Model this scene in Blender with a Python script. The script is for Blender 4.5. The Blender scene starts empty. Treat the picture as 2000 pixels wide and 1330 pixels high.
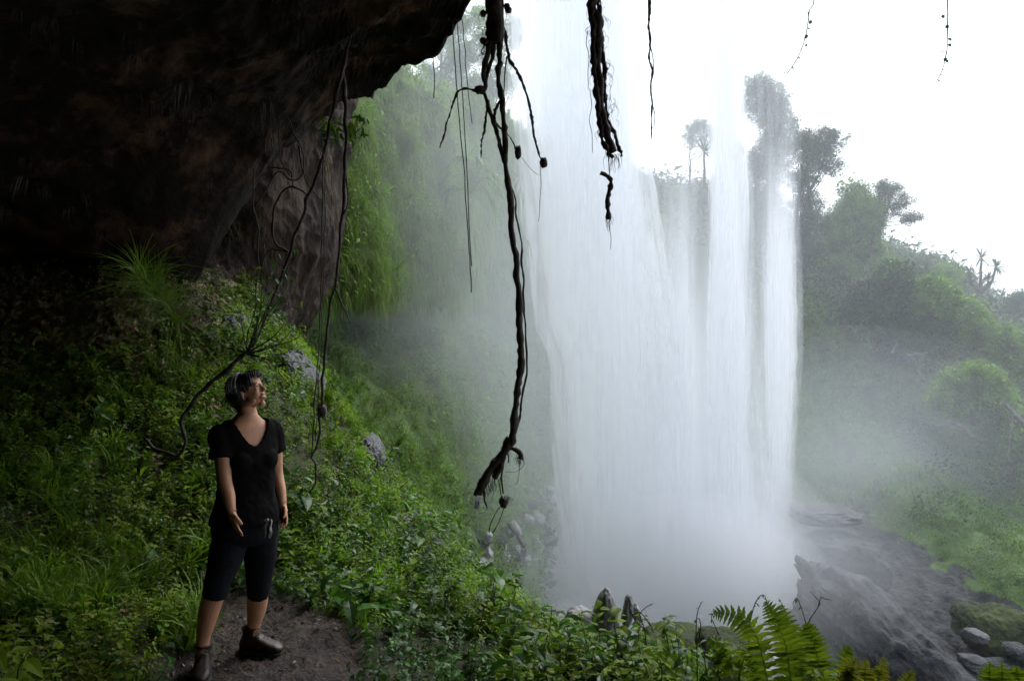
import bpy, bmesh, math, random
import numpy as np
from mathutils import Vector, Matrix
random.seed(7)
RNG = np.random.default_rng(11)
scene = bpy.context.scene
C = scene.collection
F = 1444.0                      # focal length in photograph pixels (2000 wide)

# ------------------------------------------------------------------ camera
cam_d = bpy.data.cameras.new("camera"); cam = bpy.data.objects.new("camera", cam_d); C.objects.link(cam)
cam_d.sensor_width = 36.0; cam_d.lens = 36.0 * F / 2000.0
cam_d.clip_start = 0.05; cam_d.clip_end = 2000
cam.location = (0, 0, 0); cam.rotation_euler = (math.radians(90), 0, 0)
scene.camera = cam

# ------------------------------------------------------------------ sky, sun, exposure
SUN_EL, SUN_AZ = math.radians(55), math.radians(38)        # azimuth measured from +Y towards +X
world = bpy.data.worlds.new("World"); scene.world = world; world.use_nodes = True
wn = world.node_tree.nodes; wl = world.node_tree.links
for n in list(wn): wn.remove(n)
wo = wn.new("ShaderNodeOutputWorld"); bg = wn.new("ShaderNodeBackground")
sky = wn.new("ShaderNodeTexSky"); sky.sky_type = 'NISHITA'; sky.sun_disc = False
sky.sun_elevation = SUN_EL; sky.sun_rotation = SUN_AZ
sky.air_density = 1.0; sky.dust_density = 6.0; sky.ozone_density = 1.0
hsv = wn.new("ShaderNodeHueSaturation"); hsv.inputs['Saturation'].default_value = 0.18
ov = wn.new("ShaderNodeMix"); ov.data_type = 'RGBA'; ov.inputs['Factor'].default_value = 0.55
ov.inputs['B'].default_value = (8.2, 9.0, 10.0, 1)          # even layer of thin cloud
wl.new(sky.outputs[0], hsv.inputs['Color']); wl.new(hsv.outputs[0], ov.inputs['A'])
wl.new(ov.outputs['Result'], bg.inputs['Color']); bg.inputs['Strength'].default_value = 0.12
wl.new(bg.outputs[0], wo.inputs['Surface'])
sun_d = bpy.data.lights.new("sun", 'SUN'); sun_d.energy = 1.1; sun_d.angle = math.radians(20); sun_d.color = (1, .97, .92)
sun = bpy.data.objects.new("sun", sun_d); C.objects.link(sun)
sd = Vector((math.sin(SUN_AZ) * math.cos(SUN_EL), math.cos(SUN_AZ) * math.cos(SUN_EL), math.sin(SUN_EL)))
sun.rotation_euler = (-sd).to_track_quat('-Z', 'Y').to_euler(); sun.location = sd * 60
vs = scene.view_settings; vs.view_transform = 'Standard'; vs.look = 'None'; vs.gamma = 1; vs.use_curve_mapping = False
vs.exposure = 1.15
cy = scene.cycles
cy.max_bounces = 8; cy.diffuse_bounces = 3; cy.glossy_bounces = 2; cy.transmission_bounces = 4
cy.volume_bounces = 2; cy.transparent_max_bounces = 40; cy.use_denoising = True
cy.sample_clamp_indirect = 4; cy.caustics_reflective = False; cy.caustics_refractive = False
cy.use_adaptive_sampling = True; cy.adaptive_threshold = 0.03

# ------------------------------------------------------------------ helpers
def P(u, v, Y): return np.array(((u - 1000) / F * Y, Y, (665 - v) / F * Y))
def uv_of(p):
    y = np.maximum(p[..., 1], .1)
    return 1000 + F * p[..., 0] / y, 665 - F * p[..., 2] / y
def tag(o, label=None, cat=None, group=None, kind=None):
    if label: o['label'] = label
    if cat: o['category'] = cat
    if group: o['group'] = group
    if kind: o['kind'] = kind
    return o
def thing(name, label, cat, loc, group=None):
    o = bpy.data.objects.new(name, None); C.objects.link(o); o.location = loc
    o.empty_display_size = .1
    return tag(o, label, cat, group)
def raw_mesh(name, V, T, mats, mi=None, smooth=False):
    V = np.ascontiguousarray(V, np.float32); T = np.ascontiguousarray(T, np.int32)
    k = T.shape[1]
    me = bpy.data.meshes.new(name)
    me.vertices.add(len(V)); me.vertices.foreach_set('co', V.ravel())
    me.loops.add(T.size); me.loops.foreach_set('vertex_index', T.ravel())
    me.polygons.add(len(T)); me.polygons.foreach_set('loop_start', np.arange(0, T.size, k, dtype=np.int32))
    if mi is not None: me.polygons.foreach_set('material_index', np.ascontiguousarray(mi, np.int32))
    me.polygons.foreach_set('use_smooth', np.full(len(T), smooth))
    for m in (mats if isinstance(mats, (list, tuple)) else [mats]): me.materials.append(m)
    me.update(calc_edges=True)
    return me
def obj(name, V, T, mats, parent=None, mi=None, smooth=False):
    """one mesh object; V in world space, stored relative to its parent"""
    V = np.array(V, float)
    if parent is not None: V = V - np.array(parent.location)
    o = bpy.data.objects.new(name, raw_mesh(name, V, T, mats, mi, smooth)); C.objects.link(o)
    if parent is not None: o.parent = parent
    return o
def origin_to(o, loc):
    loc = np.array(loc, float); me = o.data
    co = np.empty(len(me.vertices) * 3, np.float32); me.vertices.foreach_get('co', co)
    co = co.reshape(-1, 3) - loc.astype(np.float32); me.vertices.foreach_set('co', co.ravel()); me.update(); o.location = loc
    return o
class Bag:
    """collects triangles"""
    def __init__(s): s.V = []; s.T = []; s.M = []; s.n = 0
    def add(s, V, T, m=0):
        V = np.asarray(V, float).reshape(-1, 3); T = np.asarray(T, int).reshape(-1, 3)
        s.V.append(V); s.T.append(T + s.n); s.M.append(np.full(len(T), m)); s.n += len(V); return s
    def arr(s): return np.concatenate(s.V), np.concatenate(s.T), np.concatenate(s.M)
    def build(s, name, mats, parent=None, smooth=False):
        V, T, M = s.arr(); return obj(name, V, T, mats, parent, M, smooth)

_perm = RNG.random((64, 64, 64))
def vnoise(p):
    p = np.asarray(p, float); i = np.floor(p).astype(int); f = p - i; f = f * f * (3 - 2 * f); i &= 63; j = (i + 1) & 63
    g = _perm; x0, y0, z0 = i[..., 0], i[..., 1], i[..., 2]; x1, y1, z1 = j[..., 0], j[..., 1], j[..., 2]
    fx, fy, fz = f[..., 0], f[..., 1], f[..., 2]
    a = g[x0, y0, z0] * (1 - fx) + g[x1, y0, z0] * fx; b = g[x0, y1, z0] * (1 - fx) + g[x1, y1, z0] * fx
    c = g[x0, y0, z1] * (1 - fx) + g[x1, y0, z1] * fx; d = g[x0, y1, z1] * (1 - fx) + g[x1, y1, z1] * fx
    return ((a * (1 - fy) + b * fy) * (1 - fz) + (c * (1 - fy) + d * fy) * fz) * 2 - 1
def fbm(p, o=5, lac=2.03, gain=.5):
    s = 0; a = 1; t = 0; p = np.asarray(p, float)
    for k in range(o): s = s + a * vnoise(p + 17.3 * k); t += a; a *= gain; p = p * lac
    return s / t
def ridged(p, o=4):
    s = 0; a = 1; t = 0; p = np.asarray(p, float)
    for k in range(o): s = s + a * (1 - 2 * np.abs(vnoise(p + 9.1 * k))); t += a; a *= .5; p = p * 2.1
    return s / t
def crom(A, t):
    """Catmull-Rom along axis 0 of A at parameters t in 0..1"""
    n = len(A); x = np.clip(t, 0, 1) * (n - 1); i = np.minimum(x.astype(int), n - 2); f = (x - i)
    Ap = np.concatenate([2 * A[:1] - A[1:2], A, 2 * A[-1:] - A[-2:-1]]); f = f.reshape((-1,) + (1,) * (A.ndim - 1))
    a, b, c, d = Ap[i], Ap[i + 1], Ap[i + 2], Ap[i + 3]
    return .5 * ((2 * b) + (c - a) * f + (2 * a - 5 * b + 4 * c - d) * f * f + (3 * b - a - 3 * c + d) * f ** 3)
def grid_tris(nu, nv):
    i = np.arange(nu * nv).reshape(nu, nv); a, b, c, d = i[:-1, :-1], i[1:, :-1], i[1:, 1:], i[:-1, 1:]
    return np.concatenate([np.stack([a, b, c], -1).reshape(-1, 3), np.stack([a, c, d], -1).reshape(-1, 3)])
def grid_quads(nu, nv):
    i = np.arange(nu * nv).reshape(nu, nv); return np.stack([i[:-1, :-1], i[1:, :-1], i[1:, 1:], i[:-1, 1:]], -1).reshape(-1, 4)
def grid_normals(G):
    n = np.cross(np.gradient(G, axis=0), np.gradient(G, axis=1)); return n / (np.linalg.norm(n, axis=-1, keepdims=True) + 1e-9)
class Surf:
    def __init__(s, G, toward=(0, 0, 0)):
        s.G = G; s.N = grid_normals(G)
        s.flip = np.mean(np.sum(s.N * (np.array(toward) - G), -1) > 0) < .5
        if s.flip: s.N = -s.N
    def displace(s, d):
        s.G = s.G + s.N * d[..., None]; n = grid_normals(s.G); s.N = -n if s.flip else n
    def scatter(s, n, mask=None):
        G = s.G; a = G[:-1, :-1]; b = G[1:, :-1]; d = G[:-1, 1:]; c = G[1:, 1:]
        ar = np.linalg.norm(np.cross(b - a, d - a), axis=-1)
        if mask is not None: ar = ar * mask((a + c) / 2, s.N[:-1, :-1])
        w = ar.ravel() / ar.sum(); k = RNG.choice(len(w), n, p=w); i, j = np.unravel_index(k, ar.shape)
        f, g = RNG.random((2, n, 1))
        p = a[i, j] * (1 - f) * (1 - g) + b[i, j] * f * (1 - g) + d[i, j] * (1 - f) * g + c[i, j] * f * g
        return p, s.N[i, j]
    def build(s, name, mat, smooth=True):
        nu, nv = s.G.shape[:2]; q = grid_quads(nu, nv)
        if s.flip: q = q[:, ::-1]
        return obj(name, s.G.reshape(-1, 3), q, mat, None, None, smooth)
def net(rows, nu, nv, toward=(0, 0, 0)):
    A = np.array([[P(*c) for c in r] for r in rows])
    B = crom(A, np.linspace(0, 1, nu)); D = crom(np.swapaxes(B, 0, 1), np.linspace(0, 1, nv)); return Surf(np.swapaxes(D, 0, 1), toward)
def tps(pts, smooth=1e-3):
    pts = np.array(pts, float); X = pts[:, :2]; z = pts[:, 2]; n = len(X)
    def U(r2): return np.where(r2 > 0, r2 * np.log(r2 + 1e-12), 0)
    K = U(((X[:, None] - X[None]) ** 2).sum(-1)) + smooth * np.eye(n); Q = np.c_[np.ones(n), X]
    A = np.block([[K, Q], [Q.T, np.zeros((3, 3))]]); w = np.linalg.solve(A, np.r_[z, 0, 0, 0])
    def f(x, y):
        out = np.empty(x.size); xf = np.c_[x.ravel(), y.ravel()]
        for s in range(0, len(xf), 20000):
            q = xf[s:s + 20000]; out[s:s + 20000] = U(((q[:, None] - X[None]) ** 2).sum(-1)) @ w[:n] + w[n] + q @ w[n + 1:]
        return out.reshape(x.shape)
    return f
def unit(a): return a / (np.linalg.norm(a, axis=-1, keepdims=True) + 1e-12)
def frames(up, yaw):
    """matrices whose Z axis is up, turned by yaw"""
    up = unit(up); ref = np.stack([np.cos(yaw), np.sin(yaw), np.zeros_like(yaw)], -1)
    x = unit(ref - up * np.sum(ref * up, -1, keepdims=True)); y = np.cross(up, x); return np.stack([x, y, up], -1)
def stamp(proto, pos, M, s):
    V, T, mi = proto; n = len(pos); W = np.einsum('nij,pj->npi', M, V) * np.asarray(s).reshape(-1, 1, 1) + pos[:, None]
    TT = T[None] + (np.arange(n) * len(V))[:, None, None]
    return W.reshape(-1, 3), TT.reshape(-1, 3), np.tile(mi, n)
def tube(path, rad, sides=6, bump=0, seed=0, caps=True):
    """tapered tube through points; rad scalar or per point"""
    path = np.array(path, float); n = len(path); rad = np.broadcast_to(np.array(rad, float), (n,)).copy()
    t = unit(np.gradient(path, axis=0)); ref = np.array((0.31, .87, .38)); x = unit(np.cross(t, ref)); y = np.cross(t, x)
    a = np.linspace(0, 2 * math.pi, sides, endpoint=False)
    ring = x[:, None] * np.cos(a)[None, :, None] + y[:, None] * np.sin(a)[None, :, None]
    r = rad[:, None] * np.ones(sides)
    if bump: r = r * (1 + bump * vnoise((path[:, None] + ring * rad[:, None, None]) * (1.0 / (rad.max() * 1.3)) + seed))
    V = (path[:, None] + ring * r[..., None]).reshape(-1, 3)
    i = np.arange(n - 1)[:, None] * sides; k = np.arange(sides)[None]; k2 = (k + 1) % sides
    a0, b0, c0, d0 = i + k, i + k2, i + sides + k2, i + sides + k
    T = np.concatenate([np.stack([a0, b0, c0], -1).reshape(-1, 3), np.stack([a0, c0, d0], -1).reshape(-1, 3)])
    if caps:
        V = np.concatenate([V, path[:1], path[-1:]]); m = n * sides
        T = np.concatenate([T, [[m, (j + 1) % sides, j] for j in range(sides)], [[m + 1, m - sides + j, m - sides + (j + 1) % sides] for j in range(sides)]])
    return V, T
def smooth_path(pts, n, jit=0, seed=0):
    p = crom(np.array(pts, float), np.linspace(0, 1, n))
    if jit: p[:, :3] = p[:, :3] + jit * np.stack([vnoise(p[:, :3] * 9 + seed), vnoise(p[:, :3] * 9 + 40 + seed), vnoise(p[:, :3] * 9 + 80 + seed)], -1)
    return p
def blob(c, r, nu=28, nv=18, amp=.2, freq=1.2, seed=0, ridge=0, sq=1.0):
    c = np.array(c, float); r = np.array(r, float) * np.ones(3)
    th = np.linspace(0, math.pi, nv); ph = np.linspace(0, 2 * math.pi, nu, endpoint=False)
    d = np.stack([np.sin(th)[:, None] * np.cos(ph), np.sin(th)[:, None] * np.sin(ph), np.cos(th)[:, None] * np.ones(nu)], -1)
    if sq != 1: d = d / (np.sum(np.abs(d) ** (2 * sq), -1, keepdims=True) ** (1 / (2 * sq)))
    dis = 1 + amp * fbm(d * freq + seed, 5) + (ridge * ridged(d * freq * 1.5 + seed) if ridge else 0)
    V = (d * dis[..., None] * r + c).reshape(-1, 3)
    i = np.arange(nv - 1)[:, None] * nu; k = np.arange(nu)[None]; k2 = (k + 1) % nu
    T = np.concatenate([np.stack([i + k, i + nu + k, i + nu + k2], -1).reshape(-1, 3), np.stack([i + k, i + nu + k2, i + k2], -1).reshape(-1, 3)])
    return V, T

# ------------------------------------------------------------------ materials
def nodes(name):
    m = bpy.data.materials.new(name); m.use_nodes = True; t = m.node_tree
    for n in list(t.nodes): t.nodes.remove(n)
    return m, t.nodes, t.links, t.nodes.new("ShaderNodeOutputMaterial")
def ramp(N, pts):
    r = N.new("ShaderNodeValToRGB"); e = r.color_ramp.elements
    while len(e) < len(pts): e.new(.5)
    for k, (p, c) in enumerate(pts): e[k].position = p; e[k].color = (*c, 1) if len(c) == 3 else c
    return r
def leaf_mat(name, cols, rough=.42, trans=.35, spec=.5, emboss=0):
    m, N, L, out = nodes(name); g = N.new("ShaderNodeNewGeometry")
    n = len(cols); r = ramp(N, [(k / max(1, n - 1), c) for k, c in enumerate(cols)]); L.new(g.outputs['Random Per Island'], r.inputs[0])
    tc = N.new("ShaderNodeTexCoord"); ns = N.new("ShaderNodeTexNoise"); ns.inputs['Scale'].default_value = 1.3; ns.inputs['Detail'].default_value = 3
    L.new(g.outputs['Position'], ns.inputs['Vector'])
    mr = N.new("ShaderNodeMapRange"); mr.inputs[1].default_value = .3; mr.inputs[2].default_value = .7; mr.inputs[3].default_value = .55; mr.inputs[4].default_value = 1.4
    L.new(ns.outputs[0], mr.inputs[0])
    mx = N.new("ShaderNodeVectorMath"); mx.operation = 'SCALE'; L.new(r.outputs[0], mx.inputs[0]); L.new(mr.outputs[0], mx.inputs['Scale'])
    b = N.new("ShaderNodeBsdfPrincipled"); b.inputs['Roughness'].default_value = rough; b.inputs['Specular IOR Level'].default_value = spec
    L.new(mx.outputs[0], b.inputs['Base Color'])
    tr = N.new("ShaderNodeBsdfTranslucent"); v2 = N.new("ShaderNodeVectorMath"); v2.operation = 'MULTIPLY'; v2.inputs[1].default_value = (1.5, 1.7, .6)
    L.new(mx.outputs[0], v2.inputs[0]); L.new(v2.outputs[0], tr.inputs['Color'])
    ms = N.new("ShaderNodeMixShader"); ms.inputs[0].default_value = trans; L.new(b.outputs[0], ms.inputs[1]); L.new(tr.outputs[0], ms.inputs[2])
    L.new(ms.outputs[0], out.inputs['Surface']); return m
def rock_mat(name, cols, scale=1.5, rough=.75, bump=.5, bdist=.05, spec=.4, stretch=(1, 1, 1)):
    m, N, L, out = nodes(name); g = N.new("ShaderNodeNewGeometry")
    mp = N.new("ShaderNodeMapping"); mp.inputs['Scale'].default_value = stretch; L.new(g.outputs['Position'], mp.inputs[0])
    n1 = N.new("ShaderNodeTexNoise"); n1.inputs['Scale'].default_value = scale; n1.inputs['Detail'].default_value = 12; n1.inputs['Roughness'].default_value = .68
    n2 = N.new("ShaderNodeTexNoise"); n2.inputs['Scale'].default_value = scale * 7; n2.inputs['Detail'].default_value = 10; n2.inputs['Roughness'].default_value = .7
    vo = N.new("ShaderNodeTexVoronoi"); vo.inputs['Scale'].default_value = scale * 4; vo.feature = 'DISTANCE_TO_EDGE'
    for x in (n1, n2, vo): L.new(mp.outputs[0], x.inputs['Vector'])
    r = ramp(N, [(.3 + .4 * k / max(1, len(cols) - 1), c) for k, c in enumerate(cols)]); L.new(n1.outputs[0], r.inputs[0])
    b = N.new("ShaderNodeBsdfPrincipled"); b.inputs['Specular IOR Level'].default_value = spec
    rr = N.new("ShaderNodeMapRange"); rr.inputs[3].default_value = rough - .25; rr.inputs[4].default_value = min(1, rough + .2); L.new(n2.outputs[0], rr.inputs[0]); L.new(rr.outputs[0], b.inputs['Roughness'])
    L.new(r.outputs[0], b.inputs['Base Color'])
    ad = N.new("ShaderNodeMath"); ad.operation = 'MULTIPLY_ADD'; ad.inputs[1].default_value = .6; L.new(n2.outputs[0], ad.inputs[0]); L.new(n1.outputs[0], ad.inputs[2])
    a2 = N.new("ShaderNodeMath"); a2.operation = 'MULTIPLY_ADD'; a2.inputs[1].default_value = .35; L.new(vo.outputs[0], a2.inputs[0]); L.new(ad.outputs[0], a2.inputs[2])
    bp = N.new("ShaderNodeBump"); bp.inputs['Strength'].default_value = bump; bp.inputs['Distance'].default_value = bdist; L.new(a2.outputs[0], bp.inputs['Height'])
    L.new(bp.outputs[0], b.inputs['Normal']); L.new(b.outputs[0], out.inputs['Surface']); return m
def plain(name, col, rough=.6, spec=.4, var=.25, scale=12, bump=.2, bdist=.004):
    m, N, L, out = nodes(name); tc = N.new("ShaderNodeTexCoord"); n = N.new("ShaderNodeTexNoise"); n.inputs['Scale'].default_value = scale; n.inputs['Detail'].default_value = 6
    L.new(tc.outputs['Object'], n.inputs['Vector'])
    c = np.array(col); r = ramp(N, [(.3, tuple(c * (1 - var))), (.7, tuple(np.minimum(c * (1 + var), 1)))]); L.new(n.outputs[0], r.inputs[0])
    b = N.new("ShaderNodeBsdfPrincipled"); b.inputs['Roughness'].default_value = rough; b.inputs['Specular IOR Level'].default_value = spec; L.new(r.outputs[0], b.inputs['Base Color'])
    bp = N.new("ShaderNodeBump"); bp.inputs['Strength'].default_value = bump; bp.inputs['Distance'].default_value = bdist; L.new(n.outputs[0], bp.inputs['Height']); L.new(bp.outputs[0], b.inputs['Normal'])
    L.new(b.outputs[0], out.inputs['Surface']); return m

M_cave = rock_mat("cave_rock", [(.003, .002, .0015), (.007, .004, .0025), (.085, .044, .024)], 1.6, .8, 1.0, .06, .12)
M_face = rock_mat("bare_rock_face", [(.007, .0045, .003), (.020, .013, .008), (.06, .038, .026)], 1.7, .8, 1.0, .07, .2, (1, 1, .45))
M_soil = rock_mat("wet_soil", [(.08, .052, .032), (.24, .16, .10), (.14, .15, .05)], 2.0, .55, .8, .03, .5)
M_path = rock_mat("muddy_path", [(.009, .005, .0035), (.028, .015, .010), (.075, .042, .028)], 7.0, .5, 1.0, .05, .5)
M_cliff = rock_mat("mossy_cliff", [(.06, .09, .035), (.11, .17, .055), (.15, .21, .07)], .5, .9, .7, .3, .2, (1, 1, .4))
M_hill = rock_mat("hill_green", [(.055, .085, .03), (.09, .15, .045), (.13, .20, .06)], .35, .9, .7, .3, .2)
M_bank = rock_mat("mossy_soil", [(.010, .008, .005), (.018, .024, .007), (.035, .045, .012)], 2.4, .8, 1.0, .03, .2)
M_boulder = rock_mat("wet_boulder", [(.010, .013, .018), (.022, .027, .034), (.06, .066, .075)], .9, .6, 1.0, .3, .5)
M_mossrock = rock_mat("moss_on_rock", [(.025, .028, .022), (.045, .06, .025), (.08, .10, .035)], 1.2, .85, 1.0, .15, .15)
M_wet = rock_mat("wet_blue_rock", [(.03, .032, .038), (.075, .08, .09), (.15, .155, .165)], 6, .5, 1.0, .06, .5)
M_gray = rock_mat("grey_rock", [(.12, .12, .12), (.24, .24, .25), (.38, .38, .38)], 3.2, .7, .8, .04, .4)
M_leafA = leaf_mat("leaf_fresh", [(.045, .10, .008), (.085, .155, .014), (.15, .215, .024), (.06, .15, .012)], .5, .4, .15)
M_leafB = leaf_mat("leaf_dark_glossy", [(.018, .05, .012), (.03, .08, .018), (.05, .13, .018)], .42, .28, .25)
M_leafY = leaf_mat("leaf_yellow_green", [(.11, .17, .015), (.17, .22, .02), (.09, .16, .015), (.15, .14, .03)], .5, .4, .15)
M_leafD = leaf_mat("leaf_dry", [(.10, .07, .035), (.15, .11, .05), (.08, .09, .03), (.06, .04, .025)], .6, .2, .3)
M_grass = leaf_mat("grass_blade", [(.06, .14, .012), (.11, .20, .016), (.15, .22, .03)], .5, .4, .2)
M_far = leaf_mat("far_foliage", [(.08, .14, .035), (.12, .21, .045), (.17, .27, .06), (.09, .15, .035)], .6, .3, .15)
M_moss = leaf_mat("hanging_moss", [(.09, .14, .045), (.14, .20, .06), (.18, .21, .07), (.11, .18, .055)], .7, .35, .2)
M_tree = leaf_mat("tree_foliage", [(.02, .045, .015), (.04, .08, .02), (.06, .115, .03)], .5, .2, .35)
M_stem = plain("green_stem", (.04, .06, .02), .6)
M_bark = plain("bark", (.07, .055, .045), .8, .2, .3, 6, .5, .02)
M_root = plain("wet_root_bark", (.028, .02, .016), .65, .3, .5, 30, .9, .01)

def leaf(L=1, w=.35, fold=.12, droop=.15, n=3):
    """pointed leaf along +X, folded on its midrib"""
    xs = np.linspace(0, 1, n + 1); V = []; T = []
    prof = np.sin(np.pi * xs ** .75) * w / 2
    for k, x in enumerate(xs):
        z = -droop * x * x * L
        V += [(x * L, prof[k] * L, z + fold * prof[k] * L * 2), (x * L, 0, z), (x * L, -prof[k] * L, z + fold * prof[k] * L * 2)]
    for k in range(n):
        a = 3 * k; b = a + 3
        for l, r in ((0, 1), (1, 2)):
            T += [(a + l, b + l, b + r), (a + l, b + r, a + r)]
    return np.array(V), np.array(T), np.zeros(len(T), int)
def diamond(L=1, w=.4, fold=.1):
    return np.array([(0, 0, 0), (.45 * L, w * L / 2, fold * L), (L, 0, -.1 * L), (.45 * L, -w * L / 2, fold * L), (.45 * L, 0, 0)]), np.array([(0, 4, 1), (4, 2, 1), (0, 3, 4), (4, 3, 2)]), np.zeros(4, int)
def rotm(yaw, pitch, roll=0):
    cy_, sy = math.cos(yaw), math.sin(yaw); cp, sp = math.cos(pitch), math.sin(pitch); cr, sr = math.cos(roll), math.sin(roll)
    Rz = np.array([[cy_, -sy, 0], [sy, cy_, 0], [0, 0, 1]]); Ry = np.array([[cp, 0, -sp], [0, 1, 0], [sp, 0, cp]]); Rx = np.array([[1, 0, 0], [0, cr, -sr], [0, sr, cr]])
    return Rz @ Ry @ Rx
def combine(items):
    b = Bag()
    for V, T, m in items: b.add(V, T, 0); b.M[-1] = np.array(m)
    return b.arr()
def place(proto, M, t, s=1, mi=None):
    V, T, m = proto; return (V * s) @ M.T + np.array(t), T, (m if mi is None else np.full(len(T), mi))
def sprig(h=.2, n=9, L=.05, w=.5, seed=0, up=.1, whorl=1):
    r = random.Random(seed); it = []; lean = np.array((r.uniform(-.25, .25), r.uniform(-.25, .25), 1))
    pts = [lean * h * k / 3 + np.array((0, 0, 0)) for k in range(4)]
    V, T = tube(pts, [.0022, .0018, .0014, .0008], 3, caps=False); it.append((V, T, np.ones(len(T), int)))
    for k in range(n):
        t = .15 + .85 * k / max(1, n - 1); p = lean * h * t
        s = L * (1.15 - .5 * abs(t - .55)) * r.uniform(.7, 1.25)
        it.append(place(leaf(1, w * r.uniform(.85, 1.15), .15, r.uniform(.1, .45), 3), rotm(k * 2.4 + r.uniform(-.3, .3), r.uniform(-.25, .55) + up, r.uniform(-.4, .4)), p, s))
    return combine(it)
def tuft(n=14, h=.25, w=.006, seed=0, bend=.9):
    r = random.Random(seed); it = []
    for k in range(n):
        yaw = r.uniform(0, 6.28); hh = h * r.uniform(.5, 1.1); b = bend * r.uniform(.5, 1.3); m = 5
        xs = np.linspace(0, 1, m); px = hh * b * .7 * xs ** 2; pz = hh * (xs - b * .45 * xs ** 2.5)
        ww = w * (1 - xs) ** .7 + .0003; V = []
        for q in range(m): V += [(px[q], ww[q], pz[q]), (px[q], -ww[q], pz[q] + ww[q] * .3)]
        T = []
        for q in range(m - 1): T += [(2 * q, 2 * q + 1, 2 * q + 3), (2 * q, 2 * q + 3, 2 * q + 2)]
        V = np.array(V) @ rotm(yaw, 0).T; it.append((V + [r.uniform(-.02, .02), r.uniform(-.02, .02), 0], np.array(T), np.zeros(len(T), int)))
    return combine(it)
def hang(n=16, L=.5, w=.012, seed=0, spread=.12):
    """strands that hang down from a point, like dripping moss"""
    r = random.Random(seed); it = []
    for k in range(n):
        x, y = r.uniform(-spread, spread), r.uniform(-spread, spread); l = L * r.uniform(.4, 1.1); m = 4; xs = np.linspace(0, 1, m)
        out_ = r.uniform(.05, .25) * L; px = out_ * (1 - (1 - xs) ** 2); pz = -l * xs ** 1.3
        V = []; ww = w * (1.1 - xs)
        for q in range(m): V += [(px[q], ww[q], pz[q]), (px[q], -ww[q], pz[q])]
        T = []
        for q in range(m - 1): T += [(2 * q, 2 * q + 1, 2 * q + 3), (2 * q, 2 * q + 3, 2 * q + 2)]
        V = np.array(V) @ rotm(r.uniform(0, 6.28), 0).T + [x, y, r.uniform(-.1, .1) * L]; it.append((V, np.array(T), np.zeros(len(T), int)))
    return combine(it)
def scatter_build(name, groups, mats, label=None):
    """groups: list of (protos, positions, up vectors, scales, material offset)"""
    b = Bag()
    for protos, pos, up, sc, mo in groups:
        n = len(pos); which = RNG.integers(0, len(protos), n); M = frames(up, RNG.uniform(0, 6.283, n))
        for k, pr in enumerate(protos):
            q = which == k
            if not q.any(): continue
            V, T, m = stamp(pr, pos[q], M[q], sc[q]); b.add(V, T); b.M[-1] = np.where(m == 0, mo, len(mats) - 1)
    o = b.build(name, mats); tag(o, kind='stuff'); return o
def inview(mar=120):
    def f(p, n):
        u, v = uv_of(p); return ((u > -mar) & (u < 2000 + mar) & (v > -mar) & (v < 1330 + mar) & (p[..., 1] > .5)).astype(float)
    return f
def sm(a, b, x): t = np.clip((x - a) / (b - a), 0, 1); return t * t * (3 - 2 * t)

# ------------------------------------------------------------------ the ground: bank, path, drop to the ravine
gp = [(0, 0, -1.75), (0, 2, -1.8), (2, 2, -1.9), (-3, 0, -1.5), (-3, 2, -1.5), (-6, 2, -.9), (-6, 4.5, -.7), (3.5, 2, -2.1),
      (-1.3, 4, -1.75), (-1.75, 3.8, -1.74), (-2.27, 4.9, -1.75), (-.9, 3.9, -1.77), (-1.35, 4.7, -1.75), (-.95, 4.5, -1.77), (0, 3.4, -1.83), (-1.5, 3, -1.75), (-1.6, 5.0, -1.72),
      (-2.45, 3.4, -1.60), (-2.7, 4.4, -1.58), (-3.5, 5, -1.42), (-3.4, 5.8, -1.3), (-4.4, 6.3, -.98), (-3.1, 6.4, -1.22), (-2.44, 6.4, -1.24),
      (-4.4, 7.4, -.43), (-3.4, 7.6, -.45), (-5.6, 6.8, -.5), (-2, 7.2, -1.12), (-1.41, 6.8, -1.66), (-1.84, 5.9, -1.52), (-1.04, 6, -1.80), (-.58, 5.6, -2.0), (-2.8, 8.4, -.5),
      (-.33, 4.9, -1.96), (-.45, 4.35, -2.06), (-.1, 4.1, -1.92), (.3, 4.3, -1.92), (-2.0, 5.5, -1.65),
      (-2.28, 9, -.82), (-1.8, 8.5, -1.3), (-1.15, 8, -1.92), (-.65, 7, -2.15), (0, 6, -2.32), (.35, 5.3, -2.22), (1.0, 4.6, -2.18), (1.6, 4.0, -2.1), (2.4, 3.6, -2.3), (3.2, 3.0, -2.4),
      (-1.7, 10.2, -2.0), (-.5, 9, -3.0), (.4, 7.8, -3.3), (1.2, 6.6, -3.6), (2.2, 5.6, -3.7), (3.6, 4.8, -3.9), (5, 3, -3.6),
      (-1.0, 12, -5), (.5, 11, -5.6), (2, 9, -6), (4, 8, -6.3), (7, 6, -6.8), (-2.6, 12, -2.8), (-3.4, 10.5, .2), (0, 15, -8.6), (4, 13, -9.2), (8, 10, -9.6), (-2, 15, -7), (11, 7, -10)]
gf = tps(gp, .02)
def ground_z(x, y): return gf(np.asarray(x, float), np.asarray(y, float))
gx = np.linspace(-7, 10, 420); gy = np.linspace(-2, 14.5, 400); GX, GY = np.meshgrid(gx, gy, indexing='ij')
def pathness(x, y):
    """1 on the trodden mud, 0 on the planted ground"""
    cx = np.interp(y, [2, 3.2, 3.8, 4.2, 4.6, 4.9, 5.15], [-1.0, -1.15, -1.3, -1.28, -1.5, -1.85, -2.05]); w = np.interp(y, [2, 3.2, 3.8, 4.2, 4.6, 4.9, 5.15], [.6, .55, .5, .55, .55, .45, 0.05])
    d = np.abs(x - cx) / w + .25 * vnoise(np.stack([x * 5, y * 5, x * 0], -1)); return 1 - sm(.75, 1.15, d)
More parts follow.
